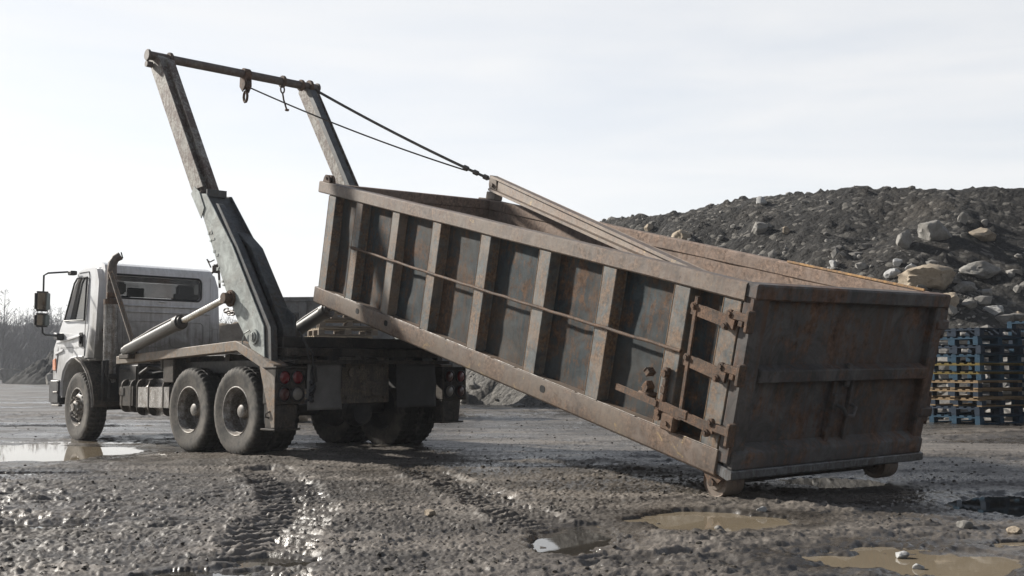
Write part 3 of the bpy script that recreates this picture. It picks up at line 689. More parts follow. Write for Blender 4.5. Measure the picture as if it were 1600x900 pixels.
for ax in (0, 1.03):
    for s in (1, -1):
        wheel('wheel', ax, s * 1.135, WR, .25, s, 'dual'); wheel('wheel', ax, s * .85, WR, .25, s, 'inner')
    b = MB(); b.cyl((ax, -.75, WR), (ax, .75, WR), .07, 16); b.lathe([(0, -.2), (.12, -.19), (.2, -.1), (.21, .1), (.12, .19), (0, .2)], (ax, 0, WR), (1, 0, 0), 20); b.build('axle', M['truck_dark'], TR, 35)
wheel('wheel', 4.2, 1.07, .475, .26, 1, 'front', rad(-3)); wheel('wheel', 4.2, -.83, .475, .26, -1, 'front', rad(-3))
b = MB(); b.cyl((4.2, -.75, .475), (4.2, .95, .475), .05, 12); b.build('axle', M['truck_dark'], TR, 35)
# frame
for s in (1, -1):
    b = MB(); b.box((-.75, s * .42 - .04, .72), (4.9, s * .42 + .04, .98), .006); b.box((-.75, s * .42 - .09, .96), (4.7, s * .42 + .09, .985), .002); b.build('frame_rail', M['truck_dark'], TR, 30)
    b = MB(); b.box((-.7, s * .46 - .08, .985), (3.0, s * .46 + .08, 1.14), .008); b.build('subframe_rail', M['truck_dark'], TR, 30)
b = MB()
for x in (-.3, .5, 1.5, 2.4, 3.2): b.box((x - .05, -.42, .76), (x + .05, .42, .94), .006)
b.box((.35, .3, .4), (.7, .7, .7), .03); b.cyl((1.4, 0, .62), (3.6, 0, .7), .05, 12); b.build('cross_members', M['truck_dark'], TR, 30)
b = MB(); b.box((2.95, .45, .62), (3.5, .95, 1.05), .03); b.box((3.0, -.6, .55), (3.6, .3, 1.0), .04); b.tube([(2.3, .8, .95), (2.6, .95, 1.0), (3.0, .9, .9), (3.4, .95, 1.02)], .025, 8); b.tube([(2.2, .6, 1.0), (2.8, .8, .92), (3.3, 1.0, .98)], .02, 8)
b.build('gearbox', M['truck_dark'], TR, 30)
# bed side rails: straight, then kinked down to the tail box
for s in (1, -1):
    y0, y1 = (1.07, 1.25) if s == 1 else (-1.25, -1.07)
    b = MB(); b.prism([(2.92, 1.04), (2.92, 1.14), (.03, 1.255), (-.08, 1.225), (-.74, .985), (-.74, .86), (-.0, 1.145)], 1, y0, y1, .006)
    b.build('bed_rail', M['bedrail'], TR, 30, 'rust-streaked near side bed rail' if s == 1 else None)
    b = MB()
    pts = [(2.85, 1.15), (.1, 1.262), (.0, 1.255)]
    b.beam((2.85, s * 1.02, 1.135), (.05, s * 1.02, 1.25), .09, .02, .003); b.build('deck_plank', M['wood_grey'], TR, 30)
b = MB()
for x in (.5, 1.4, 2.3): b.box((x - .05, -1.07, 1.04), (x + .05, 1.07, 1.12), .006)
b.build('deck_bearers', M['truck_mud'], TR, 30)
b = MB(); b.box((1.5, .98, .80), (1.76, 1.2, 1.085), .012); b.box((1.78, 1.16, .96), (1.83, 1.2, 1.09), .004); b.build('side_box', M['truck_mud'], TR, 30)
b = MB(); b.box((-.2, .45, 1.0), (2.7, .62, 1.12), .01); b.box((-.3, 1.0, .9), (1.6, 1.06, 1.05), .01); b.build('side_plate', M['truck_dark'], TR, 30)
# rear cross beams
b = MB(); b.box((-.62, -1.06, 1.17), (-.44, 1.06, 1.29), .012); b.build('rear_beam', M['truck_dark'], TR, 30)
b = MB(); b.box((-.70, -1.06, 1.075), (-.5, 1.06, 1.165), .008); b.build('rear_beam', M['truck_mud'], TR, 30)
b = MB(); b.box((-.86, -1.1, 1.015), (-.5, 1.08, 1.035), .003); b.box((-.86, -1.1, .995), (-.84, 1.08, 1.015), .001); b.build('rear_ledge', M['truck_mud'], TR, 30)
b = MB(); b.prism([(-.85, 1.037), (-.66, 1.037), (-.70, 1.08), (-.80, 1.07)], 1, -.05, .1, .006); b.prism([(-.85, 1.037), (-.72, 1.037), (-.74, 1.09), (-.80, 1.085)], 1, .13, .2, .006); b.build('hook_catch', M['truck_mud'], TR, 30)
b = MB(); b.box((-.72, -.30, .56), (-.6, .4, 1.07), .01); b.box((-.5, -1.0, .9), (-.46, 1.0, 1.18), .004); b.box((-.78, -.16, .62), (-.7, .1, .8), .02); b.cyl((-.76, -.02, .7), (-.82, -.02, .7), .05, 12)
b.cyl((-.76, .25, .9), (-.74, .25, .9), .05, 12)
for (y_, z_) in ((-.22, .98), (.3, .98), (-.22, .62), (.3, .62), (.0, .9), (.12, .96)): b.cyl((-.74, y_, z_), (-.72, y_, z_), .02, 8)
b.build('hitch_plate', steel('hitch_rusty', (.09, .08, .07), (.16, .13, .1), .5, .6, scale=7, light=(.22, .18, .14)), TR, 30)
b = MB(); b.lathe([(0, -.12), (.13, -.1), (.16, 0), (.13, .12), (0, .14)], (-.55, .02, .45), (1, 0, 0), 20); b.build('air_tank', M['truck_dark'], TR, 30)
def flap(y0, y1, z0, z1, x, mat, seed):
    ny, nz = 14, 16; Y_, Z_ = np.meshgrid(np.linspace(y0, y1, ny), np.linspace(z0, z1, nz)); D = .02 * fbm(Y_.ravel() + seed, Z_.ravel(), .25, 2, seed) - .02 * (z1 - Z_.ravel())
    o = link('mudflap', grid_mesh('mudflap', np.stack([x + D, Y_.ravel(), Z_.ravel()], -1), nz, ny, mat)); o.parent = TR
    md = o.modifiers.new('thickness', 'SOLIDIFY'); md.thickness = .012
flap(.44, .88, .50, .995, -.80, M['flap_grey'], 3); flap(-.92, -.34, .50, .995, -.80, M['flap'], 5)
flap(.9, 1.24, .36, .9, -.545, M['flap'], 8)
for s, y0, y1 in ((1, .90, 1.262), (-1, -1.42, -1.04)):
    T_ = empty('tail_box', (0, 0, 0)); T_.parent = TR
    b = MB(); b.box((-.805, y0, .57), (-.55, y1, .945), .01); b.box((-.82, y0 - .01, .945), (-.52, y1 + .008, .965), .004); b.build('housing', M['truck_mud'], T_, 30)
    b = MB()
    yo = y1 if s == 1 else y1
    b.prism([(y0 + .08, .57), (y1, .57), (y1, .32), (y0 + .11, .32)], 0, -.79, -.6, .008); b.box((-.83, y0 + .07, .30), (-.56, y1 + .03, .32), .004)
    if s == 1:
        b2 = MB(); b2.prism([(-.50, .98), (-.80, .86), (-.80, .33), (-.74, .33)], 1, 1.263, 1.275, .003); b2.build('side_gusset', M['bedrail'], T_, 30)
        b.tube([(-.72, 1.27, .50), (-.68, 1.3, .48), (-.66, 1.29, .44), (-.70, 1.27, .43)], .01, 6)
    b.build('bracket', M['truck_mud'], T_, 30)  # leg's shade put into its colour: darker material than the gusset
    ys = (y0 + .1, y1 - .1)
    for zi, z in enumerate((.85, .675)):
        for yi, y in enumerate(ys):
            mt = (('red', 'red'), ('clear', 'darkred'))[zi][yi] if s == 1 else (('red', 'darkred'), ('darkred', 'clear'))[zi][yi]
            if s == -1: mt = {(0, 0): 'red', (0, 1): 'darkred', (1, 0): 'darkred', (1, 1): 'clear'}[(zi, yi)]
            b = MB(); b.lathe([(.079, 0), (.079, .018), (.068, .022), (.066, .008)], (-.804, y, z), (-1, 0, 0), 28)
            hs = b.build('lamp_bezel', M['black'], T_, 30)
            b = MB(); b.lathe([(.067, .006), (.05, .020), (.025, .026), (0, .028)], (-.806, y, z), (-1, 0, 0), 28); b.build('tail_lamp', M[mt], T_, 60)
b = MB(); b.tube([(-.8, .82, 1.0), (-.84, .84, .85), (-.82, .8, .7), (-.83, .84, .62), (-.8, .9, .6)], .014, 8); b.tube([(-.8, .93, 1.25), (-.88, .86, 1.1), (-.86, .84, .9), (-.84, .8, .72)], .01, 6)
b.tube([(-.75, .95, 1.35), (-.83, .91, 1.2), (-.84, .88, 1.05), (-.85, .8, .95), (-.84, .78, .8)], .01, 6)
for k in range(7): b.cyl((-.83, .83 + .03 * math.sin(k), .6 + .03 * k), (-.86, .85 + .02 * math.cos(k * 2), .62 + .03 * k), .022, 8)
b.build('air_lines', M['black'], TR, 40)
# tanks on the near side
b = MB(); b.box((1.5, .72, .40), (2.5, 1.2, .85), .1); b.build('fuel_tank', M['tank'], TR, 30)
b = MB(); b.box((2.58, .72, .43), (3.1, 1.14, .84), .08); b.box((2.9, 1.13, .64), (3.02, 1.15, .74), .004); b.build('battery_box', M['truck_mud'], TR, 30)
b = MB()
for x in (1.75, 2.12, 2.42): b.prism(rr_pts(.712, 1.206, .394, .856, .1), 0, x - .012, x + .012, .002)
b.cyl((1.62, .95, .83), (1.62, .95, .89), .05, 16); b.build('tank_strap', M['truck_mud'], TR, 30)
b = MB()
for x in (2.72, 2.97): b.prism(rr_pts(.712, 1.146, .424, .846, .08), 0, x - .014, x + .014, .002)
b.build('tank_strap', M['truck_mud'], TR, 30)
# ---- cab
YL, YR = 1.12, -.78
def apply_bool(o, cutters):
    for c in cutters:
        md = o.modifiers.new('cut', 'BOOLEAN'); md.object = c; md.operation = 'DIFFERENCE'; md.solver = 'EXACT'
    bpy.context.view_layer.update(); dg = bpy.context.evaluated_depsgraph_get()
    me = bpy.data.meshes.new_from_object(o.evaluated_get(dg)); o.modifiers.clear(); old = o.data; o.data = me
    for c in cutters: bpy.data.objects.remove(c, do_unlink=True)
prof = [(3.86, 1.14), (3.86, 2.34), (3.90, 2.42), (4.0, 2.46), (4.45, 2.455), (4.58, 2.42), (4.66, 2.34), (5.05, 1.55), (5.17, 1.42), (5.2, 1.1), (5.19, .86), (4.93, .84), (4.90, .60), (4.86, .6), (4.86, .80), (4.80, .95), (4.70, 1.06), (4.56, 1.13), (4.35, 1.15)]
def cabprism(y0, y1, inset=0):
    b = bmesh.new()
    def ring(y, k):     # sides lean in slightly towards the roof
        out = []
        for (x, z) in prof:
            t = max(0, (z - 1.6) / .86); yy_ = y * 1.0 - math.copysign(.07 * t * t + k, y - .17); out.append(b.verts.new((x, yy_, z)))
        return out
    A = ring(y0, 0); B = ring(y1, 0); n = len(prof); b.faces.new(A); b.faces.new(B[::-1])
    for i in range(n): b.faces.new((A[i], B[i], B[(i + 1) % n], A[(i + 1) % n]))
    bmesh.ops.recalc_face_normals(b, faces=b.faces[:])
    return b
b = cabprism(YR, YL)
ed = [e for e in b.edges if all(v.co.z > 1.2 for v in e.verts) and abs(e.verts[0].co.y - e.verts[1].co.y) < .1 and e.calc_face_angle(0) > 1.0]
bmesh.ops.bevel(b, geom=ed, offset=.075, segments=4, affect='EDGES')
mb = MB(); mb.add(b); body = mb.build('cab', M['paint'], TR, 35, 'white cab grimed with road dirt')
cut = []
mb = MB(); mb.prism([(3.93, 1.25), (3.93, 2.3), (4.0, 2.39), (4.45, 2.39), (4.55, 2.34), (4.95, 1.55), (5.05, 1.25)], 1, YR + .09, YL - .09); cut.append(mb.build('c', None, TR))
mb = MB(); mb.prism(rr_pts(-.45, .93, 1.98, 2.285, .06), 0, 3.7, 4.05); cut.append(mb.build('c', None, TR))
mb = MB(); mb.prism([(4.20, 1.66), (4.20, 2.27), (4.52, 2.27), (4.60, 2.2), (4.86, 1.68)], 1, YL - .2, YL + .1, .02); cut.append(mb.build('c', None, TR))
mb = MB(); mb.prism([(4.20, 1.66), (4.20, 2.27), (4.52, 2.27), (4.60, 2.2), (4.86, 1.68)], 1, YR - .1, YR + .2, .02); cut.append(mb.build('c', None, TR))
mb = MB(); mb.prism([(4.45, 2.28), (4.8, 2.28), (5.1, 1.66), (4.8, 1.66)], 1, YR + .13, YL - .13); cut.append(mb.build('c', None, TR))
apply_bool(body, cut)
body.data.polygons.foreach_set('use_smooth', [True] * len(body.data.polygons)); body.data.set_sharp_from_angle(angle=rad(35))
mb = MB(); mb.prism(rr_pts(-.44, .92, 1.99, 2.275, .055), 0, 3.872, 3.878); mb.build('rear_window', M['glass'], body)
def frame_loop(pts3, r, name, mat, par):
    m_ = MB(); m_.tube(pts3, r, 8, closed=True); return m_.build(name, mat, par, 40)
frame_loop([(3.862, p[0], p[1]) for p in rr_pts(-.46, .94, 1.97, 2.295, .065)], .014, 'window_seal', M['black'], body)
mb = MB(); mb.prism([(4.19, 1.65), (4.19, 2.28), (4.53, 2.28), (4.61, 2.21), (4.87, 1.67)], 1, YL - .085, YL - .08); mb.build('side_window', M['side_glass'], body)
mb = MB(); mb.prism([(4.19, 1.65), (4.19, 2.28), (4.53, 2.28), (4.61, 2.21), (4.87, 1.67)], 1, YR + .08, YR + .085); mb.build('side_window', M['glass'], body)
frame_loop([(4.205, YL - .004, 1.665), (4.205, YL - .03, 2.265), (4.52, YL - .03, 2.265), (4.6, YL - .025, 2.2), (4.86, YL - .004, 1.685)], .013, 'window_seal', M['black'], body)
mb = MB(); mb.quad([(4.70, YR + .12, 2.27), (4.70, YL - .12, 2.27), (5.0, YL - .12, 1.67), (5.0, YR + .12, 1.67)]); mb.build('windscreen', M['glass'], body)
for y in (.72, -.33):
    mb = MB(); mb.box((4.05, y - .24, 1.3), (4.17, y + .24, 2.02), .04); mb.box((4.06, y - .14, 2.04), (4.15, y + .14, 2.22), .035); mb.build('seat_back', M['seat'], body, 30)
mb = MB(); mb.box((4.0, -.55, 1.98), (4.03, -.1, 2.08), .01); mb.box((4.0, .35, 2.0), (4.03, .6, 2.13), .01); mb.tube([(4.66, .45 + .2 * math.cos(t * .524), 1.72 + .2 * math.sin(t * .524)) for t in range(12)], .015, 6, closed=True)
mb.build('cab_interior', M['black'], body, 30)
# pressed panels on the back wall
mb = MB(); mb.box((3.835, -.60, 1.86), (3.862, .86, 1.885), .008); mb.box((3.84, -.60, 1.775), (3.862, .86, 1.80), .006)
for y0, y1 in ((-.5, .02), (.1, .72)):
    f = rr_pts(y0, y1, 1.3, 1.66, .07)
    mb.tube([(3.856, p[0], p[1]) for p in f], .009, 6, closed=True)
for y in (-.69, 1.02): mb.tube([(3.856, p[0], p[1]) for p in rr_pts(y - .045, y + .045, 1.38, 1.58, .02)], .006, 6, closed=True)
mb.tube([(3.857, .90, 1.16), (3.857, .90, 2.32)], .008, 6); mb.tube([(3.857, -.61, 1.16), (3.857, -.61, 2.32)], .008, 6)
mb.box((3.84, .1, 1.93), (3.862, .2, 1.95), .004)
mb.build('pressed_ribs', M['paint'], body, 50)
mb = MB(); mb.box((3.84, YR + .02, 1.10), (4.3, YL - .01, 1.139), .01); mb.build('sill', M['paint'], body, 30)
# door on the near side: panel below the window, seams, handle
seam = simple('seam_dark', (.02, .02, .02), .8)
mb = MB()
S_ = [(4.165, 1.17), (4.155, 1.62), (4.155, 2.28), (4.19, 2.34), (4.5, 2.34)]
for (a, c_), (a2, c2) in zip(S_, S_[1:]):
    o1 = .0015 - .07 * max(0, (c_ - 1.6) / .86) ** 2; o2 = .0015 - .07 * max(0, (c2 - 1.6) / .86) ** 2
    mb.beam((a, YL + o1, c_), (a2, YL + o2, c2), .008, .006, 0)
mb.beam((5.0, YL + .001, 1.55), (5.08, YL + .001, .95), .008, .006, 0); mb.beam((4.96, YL + .001, 1.3), (4.17, YL + .001, 1.3), .004, .004, 0)
mb.build('door_seam', seam, body)
mb = MB(); mb.prism([(5.08, 1.36), (4.30, 1.44), (4.30, 1.47), (5.06, 1.40)], 1, YL - .01, YL + .014, .006); mb.prism([(5.12, 1.2), (4.86, 1.25), (4.86, 1.28), (5.12, 1.23)], 1, YL - .01, YL + .012, .005); mb.build('door_crease', M['paint'], body, 30)
mb = MB(); mb.prism(rr_pts(4.22, 4.33, 1.30, 1.50, .03), 1, YL, YL + .012, .003); mb.box((4.25, YL + .01, 1.34), (4.29, YL + .035, 1.46), .008); mb.build('door_handle', M['black'], body, 30)
mb = MB(); mb.prism([(5.195, .98), (5.20, 1.14), (5.10, 1.16), (5.08, .98)], 1, YL - .06, YL + .012, .01); mb.build('indicator', M['amber'], body, 30)
mb = MB(); mb.prism([(5.3, .50), (5.3, .86), (4.98, .86), (4.94, .80), (4.94, .5)], 1, YR - .02, YL + .02, .03, 3); mb.build('bumper', M['black'], body, 30)
mb = MB(); mb.box((4.98, YL + .015, .66), (5.12, YL + .03, .685), .004); mb.box((4.96, YL - .05, .47), (5.2, YL + .01, .497), .004); mb.build('step_trim', M['rim'], body, 30)
mb = MB(); mb.box((5.19, -.5, 1.0), (5.22, .85, 1.35), .01); mb.build('grille', M['black'], body, 30)
# fender behind the front wheel and arch lip
mb = MB()
arc = [(4.62, 1.10), (4.45, 1.145), (4.25, 1.14), (4.05, 1.07), (3.88, .94), (3.76, .77), (3.70, .58), (3.69, .48)]
arc2 = [(x - .012 if i > 4 else x, z - .012) for i, (x, z) in enumerate(arc)]
mb.prism([(x, z - .0) for x, z in arc[2:]] + [(x - .05, z + .02) for x, z in arc[2:][::-1]], 1, .62, 1.205, .004); fend = mb.build('fender', M['truck_mud'], TR, 40)
mb = MB(); mb.tube([(x, 1.207, z) for x, z in arc[2:]], .013, 8); mb.build('fender_edge', M['rim'], fend, 40)
mb = MB(); mb.tube([(4.9, YL, .62), (4.895, YL, .8), (4.84, YL, .97), (4.72, YL, 1.09), (4.56, YL, 1.15), (4.35, YL, 1.165), (4.2, YL, 1.16)], .016, 8); mb.build('arch_lip', M['paint'], body, 40)
mb = MB(); mb.box((3.62, .85, .55), (3.68, 1.1, 1.1), .01); mb.box((3.55, .6, .85), (3.9, 1.05, .92), .01); mb.tube([(3.6, 1.05, 1.1), (3.58, 1.08, .95), (3.62, 1.0, .8), (3.6, 1.02, .6)], .02, 8); mb.build('fender_bracket', M['truck_dark'], TR, 40)
# exhaust stack
mb = MB(); mb.cyl((3.7, .97, .8), (3.7, .97, 1.9), .095, 24, bev=.01); ex = mb.build('exhaust_stack', M['tank'], TR, 30)
mb = MB(); mb.cyl((3.7, .97, 1.9), (3.7, .97, 2.12), .07, 20); mb.tube([(3.7, .97, 2.08), (3.7, .97, 2.32), (3.7, .965, 2.42), (3.69, .93, 2.49), (3.66, .87, 2.53)], [.064, .064, .06, .058, .058], 16)
mb.build('exhaust_pipe', M['pipe'], ex, 40)
mb = MB(); mb.cyl((3.655, .863, 2.534), (3.648, .85, 2.538), .045, 16); mb.build('pipe_mouth', hole_mat, ex)
mb = MB(); mb.cyl((3.7, .97, 1.86), (3.7, .97, 1.93), .1, 20); mb.box((3.62, .93, 1.95), (3.66, 1.06, 2.02), .01); mb.box((3.7, .9, 1.5), (3.86, 1.02, 1.54), .005); mb.build('clamp', M['rustbar'], ex, 40)
# stay bar from cab to bed
mb = MB(); mb.beam((3.27, 1.17, 2.26), (2.45, 1.19, 1.17), .05, .012, .002, up=(0, 1, 0)); mb.beam((3.27, 1.195, 2.26), (2.45, 1.21, 1.17), .012, .05, .002, up=(0, 1, 0)); 
mb.beam((3.27, 1.17, 2.25), (3.7, 1.0, 2.2), .03, .01, .002)
mb.build('stay_bar', M['bedrail'], TR, 30)
# mirrors
def mirror(sgn, yb, ym):
    R_ = empty('mirror', (0, 0, 0)); R_.parent = TR
    m_ = MB(); m_.tube([(4.58, yb - .04 * sgn, 2.33), (4.62, yb + .05 * sgn, 2.36), (4.72, ym - .05 * sgn, 2.335), (4.74, ym, 2.30), (4.74, ym, 2.06)], .013, 8)
    m_.tube([(4.74, ym, 1.58), (4.74, ym - .005 * sgn, 1.50), (4.77, ym - .05 * sgn, 1.475), (4.86, yb + .12 * sgn, 1.47), (4.93, yb, 1.46)], .014, 8)
    m_.box((4.5, min(yb - .02 * sgn, yb + .07 * sgn), 2.31), (4.62, max(yb - .02 * sgn, yb + .07 * sgn), 2.37), .01)
    m_.prism([(4.84, 1.40), (4.98, 1.42), (4.98, 1.52), (4.84, 1.50)], 1, min(yb, yb + .1 * sgn), max(yb, yb + .1 * sgn), .01); m_.build('mirror_arm', M['black'], R_, 40)
    for z0, z1 in ((1.80, 2.08), (1.58, 1.775)):
        m_ = MB(); m_.box((4.73, ym - .105, z0), (4.81, ym + .105, z1), .035); hd = m_.build('mirror_head', M['black'], R_, 40)
        m_ = MB(); m_.prism(rr_pts(ym - .085, ym + .085, z0 + .022, z1 - .022, .02), 0, 4.722, 4.729); m_.build('mirror_glass', M['mirror'], hd)
mirror(1, YL, 1.47); mirror(-1, YR, -1.06)
mb = MB(); mb.tube([(4.05, -.66, 2.36), (4.02, -.74, 2.44), (4.02, -.80, 2.56), (4.0, -.82, 2.45), (4.0, -.84, 2.2)], .018, 8); mb.box((3.98, -.86, 2.42), (4.04, -.72, 2.55), .02); mb.tube([(4.02, -.70, 2.5), (4.0, -.62, 2.62), (4.02, -.68, 2.58), (4.03, -.76, 2.62)], .01, 6); mb.build('air_horn', M['pipe'], TR, 40)
# ---- lifting arms
def lift_arm(s):
    A_ = empty('lift_arm', (0, 0, 0)); A_.parent = TR
    yo, yi = (1.22, .88) if s == 1 else (-1.22, -.88)       # outer / inner face
    low = [(1.05, 3.02), (.90, 2.84), (.31, 1.85), (.02, 1.45), (-.26, 1.15), (-.52, .975), (-.49, 1.40), (.17, 2.33), (.76, 2.98)]
    for y, nm in ((yo, 'outer'), (yi, 'inner')):
        t = .016; m_ = MB(); m_.prism(low, 1, min(y, y - s * t) if nm == 'outer' else min(y, y + s * t), max(y, y - s * t) if nm == 'outer' else max(y, y + s * t), .004)
        o = m_.build('side_plate', M['arm'] if (nm == 'outer') == (s == 1) or s == -1 else M['arm_dark'], A_, 30)
    # box web set forward of the rear edges, leaving an open channel behind
    y0, y1 = sorted((yo - s * .016, yi + s * .016))
    m_ = MB(); m_.prism([(.98, 3.0), (.24, 1.82), (-.42, 1.05), (-.38, 1.42), (.25, 2.33), (.80, 2.97)], 1, y0, y1, 0); m_.build('web', M['arm_dark'], A_, 30)
    # rear flanges that stand proud and end in a step
    for (ya, yb, top) in ((yo - s * .02, yo - s * .10, (.58, 2.85)), (yi + s * .0, yi + s * .16, (.42, 2.52))):
        a0, a1 = sorted((ya, yb)); m_ = MB()
        m_.prism([(.17, 2.33), top, (top[0] - .07, top[1] - .02), (.08, 2.31), (-.60, 1.38), (-.62, .99), (-.49, .99), (-.48, 1.40)], 1, a0, a1, .005); m_.build('rear_flange', M['arm_dark'], A_, 30)
    m_ = MB(); m_.prism([(-.5, 1.0), (-.62, 1.0), (-.60, 1.5), (-.42, 1.62)], 1, yi - s * .04 if s == -1 else yi - .0, yi + .03 if s == 1 else yi + .04, .005); m_.build('foot_plate', M['arm_dark'], A_, 30)
    # upper boom slides out of the lower one
    t1 = (2.18, 4.86); u0, u1 = sorted((yo - s * .03, yi + s * .15))
    up_ = [(2.26, 4.86), (2.24, 4.94), (2.14, 4.97), (2.02, 4.86), (.72, 2.72), (.85, 2.70), (1.10, 3.06)]
    m_ = MB(); m_.prism(up_, 1, u0, u1, .006); ext = m_.build('arm_extension', M['arm_rust'], A_, 30)
    f0, f1 = sorted((yo - s * .028, yo - s * .05))
    m_ = MB(); m_.prism([(2.29, 4.88), (2.2, 4.99), (1.99, 4.84), (.86, 3.08), (1.12, 3.06)], 1, *sorted((yo - s * .012, yo - s * .029)), .004); m_.build('face_plate', M['arm_rust'], ext, 30)
    m_ = MB(); m_.prism([(2.05, 4.86), (1.96, 4.86), (.77, 2.98), (.84, 2.95)], 1, *sorted((yi + s * .14, yo - s * .10)), .004); m_.build('boom_back_plate', M['arm_rust'] if s == 1 else M['arm_dark'], ext, 30)
    m_ = MB(); m_.prism([(.85, 2.7), (1.10, 3.02), (1.02, 3.10), (.90, 3.02), (.78, 2.82)], 1, *sorted((yo + s * .0, yo + s * .012)), .003)
    m_.build('collar', M['arm'], A_, 30); m_ = MB(); m_.beam((.80, yo - s * .03, 3.0), (.78, yi + s * .08, 3.0), .05, .07, .006); m_.build('collar_block', M['arm_dark'], A_, 30)
    # pins
    m_ = MB(); py = yo
    a_, b_ = sorted((yi, yo + s * .02)); m_.cyl((.17, a_, 1.73), (.17, b_ + .04 * (s == 1), 1.73), .04, 16)
    m_.cyl((.17, yo, 1.73), (.17, yo + s * .03, 1.73), .095, 24, bev=.006)
    for k in range(6): m_.cyl((.17 + .065 * math.cos(k * 1.047), yo + s * .025, 1.73 + .065 * math.sin(k * 1.047)), (.17 + .065 * math.cos(k * 1.047), yo + s * .045, 1.73 + .065 * math.sin(k * 1.047)), .014, 6)
    m_.build('pin_boss', M['rustbar'], A_, 40)
    m_ = MB(); m_.cyl((-.31, yo, 1.29), (-.31, yo + s * .016, 1.29), .085, 24, bev=.004); m_.cyl((-.31, yo + s * .014, 1.29), (-.31, yo + s * .03, 1.29), .055, 24, bev=.004); m_.box((-.33, min(yo, yo + s * .04), 1.25), (-.30, max(yo, yo + s * .04), 1.33), .004)
    m_.tube([(-.24, yo + s * .02, 1.36), (-.14, yo + s * .02, 1.33), (-.10, yo + s * .02, 1.24), (-.12, yo + s * .02, 1.13)], .008, 6); m_.build('pivot_cap', M['arm'], A_, 40)
    # ragged weld and paint blisters standing off the plate
    rs_ = random.Random(5 + s)
    for k in range(14 if s == 1 else 0):
        m_ = MB()
        t = rs_.random(); x = .35 + (.72 - .35) * t + rs_.uniform(-.04, .04); z = 1.85 + (2.7 - 1.85) * t + rs_.uniform(-.03, .03)
        m_.box((x - rs_.uniform(.01, .035), min(yo, yo + s * .004), z - rs_.uniform(.005, .02)), (x + rs_.uniform(.01, .03), max(yo, yo + s * .005), z + rs_.uniform(.005, .02)), .002)
        m_.build('paint_blister', M['arm'], A_, 30)
    return A_
lift_arm(1); lift_arm(-1)
def ram(name, p0, p1, frac, r, lab=None):
    R_ = empty(name, (0, 0, 0)); R_.parent = TR; p0 = Vector(p0); p1 = Vector(p1); q = p0.lerp(p1, frac); d = (p1 - p0).normalized()
    m_ = MB(); m_.cyl(p0, q, r, 28, bev=.008); m_.cyl(q - d * .09, q + d * .015, r * 1.22, 28, bev=.01); m_.cyl(q + d * .0, q + d * .05, r * .95, 28, bev=.006); m_.cyl(p0 - d * .07, p0 + d * .06, r * .9, 20, bev=.01)
    m_.tube([p0 + d * .15 + Vector((0, 0, r * 1.1)), p0.lerp(q, .5) + Vector((0, 0, r * 1.35)), q - d * .1 + Vector((0, 0, r * 1.25))], .014, 8); m_.build('barrel', M['barrel'], R_, 40)
    m_ = MB(); m_.cyl(q, p1, r * .52, 24); m_.build('rod', M['chrome'], R_, 40)
    m_ = MB(); m_.cyl(p1 - Vector((0, .05, 0)), p1 + Vector((0, .05, 0)), r * .85, 20, bev=.005); m_.build('rod_eye', M['rustbar'], R_, 40)
ram('hydraulic_ram', (2.52, 1.29, 1.21), (.17, 1.28, 1.73), .57, .072)
ram('hydraulic_ram', (2.75, -1.12, 1.38), (.9, -1.12, 2.02), .6, .088)
for s in (1, -1):
    m_ = MB(); m_.box((2.40, s * 1.27 - .07, 1.10), (2.66, s * 1.27 + .07, 1.16), .01); m_.prism([(2.4, 1.15), (2.64, 1.15), (2.6, 1.27), (2.48, 1.27)], 1, s * 1.20 - .01, s * 1.20 + .01, .004); m_.build('ram_foot', M['truck_mud'], TR, 30)
# top bar with collars, hook block and chain
m_ = MB(); q0 = Vector((2.14, 1.27, 4.91)); q1 = Vector((2.10, -1.22, 4.94)); nb = [q0.lerp(q1, t / 12) for t in range(13)]
m_.tube(nb, .056, 18); m_.cyl(q0 + Vector((0, .0, 0)), q0 + Vector((0, .035, 0)), .074, 20, bev=.006); m_.cyl(q1, q1 - Vector((0, .035, 0)), .074, 20, bev=.006)
m_.cyl((2.16, 1.30, 4.80), (2.16, 1.22, 4.80), .04, 10); top = m_.build('top_bar', M['pipe'], TR, 40)
for t, r_ in ((.11, .085), (.90, .08), (.955, .095)):
    m_ = MB(); c = q0.lerp(q1, t); m_.cyl(c - Vector((0, .022, 0)), c + Vector((0, .022, 0)), r_, 20, bev=.006); m_.build('bar_collar', M['rustbar'], top, 40)
m_ = MB(); c = q0.lerp(q1, .55)
m_.cyl(c - Vector((0, .05, 0)), c + Vector((0, .05, 0)), .078, 18, bev=.005)
for dy_ in (-.045, .045): m_.prism([(c.x - .06, c.z), (c.x + .06, c.z), (c.x + .07, c.z - .17), (c.x, c.z - .25), (c.x - .07, c.z - .17)], 1, c.y + dy_ - .009, c.y + dy_ + .009, .004)
m_.lathe([(.0, -.03), (.075, -.03), (.055, 0), (.075, .03), (.0, .03)], (c.x, c.y, c.z - .15), (0, 1, 0), 20)
lp = [(c.x + .045 * math.cos(k * .628), c.y + .0, c.z - .305 + .075 * math.sin(k * .628)) for k in range(10)]
m_.tube(lp, .018, 8, closed=True); m_.build('hook_block', M['rustbar'], top, 40)
m_ = MB(); c = q0.lerp(q1, .78); m_.cyl(c - Vector((0, .02, 0)), c + Vector((0, .02, 0)), .085, 18, bev=.006)
m_.tube([(c.x, c.y + .03 * math.cos(k * .628), c.z - .11 + .05 * math.sin(k * .628)) for k in range(10)], .012, 6, closed=True)
m_.tube([(c.x, c.y, c.z - .15), (c.x, c.y - .02, c.z - .25), (c.x, c.y - .07, c.z - .38)], .013, 6); m_.box((c.x - .02, c.y - .1, c.z - .40), (c.x + .02, c.y - .05, c.z - .37), .005); m_.build('hanging_shackle', M['rustbar'], top, 40)
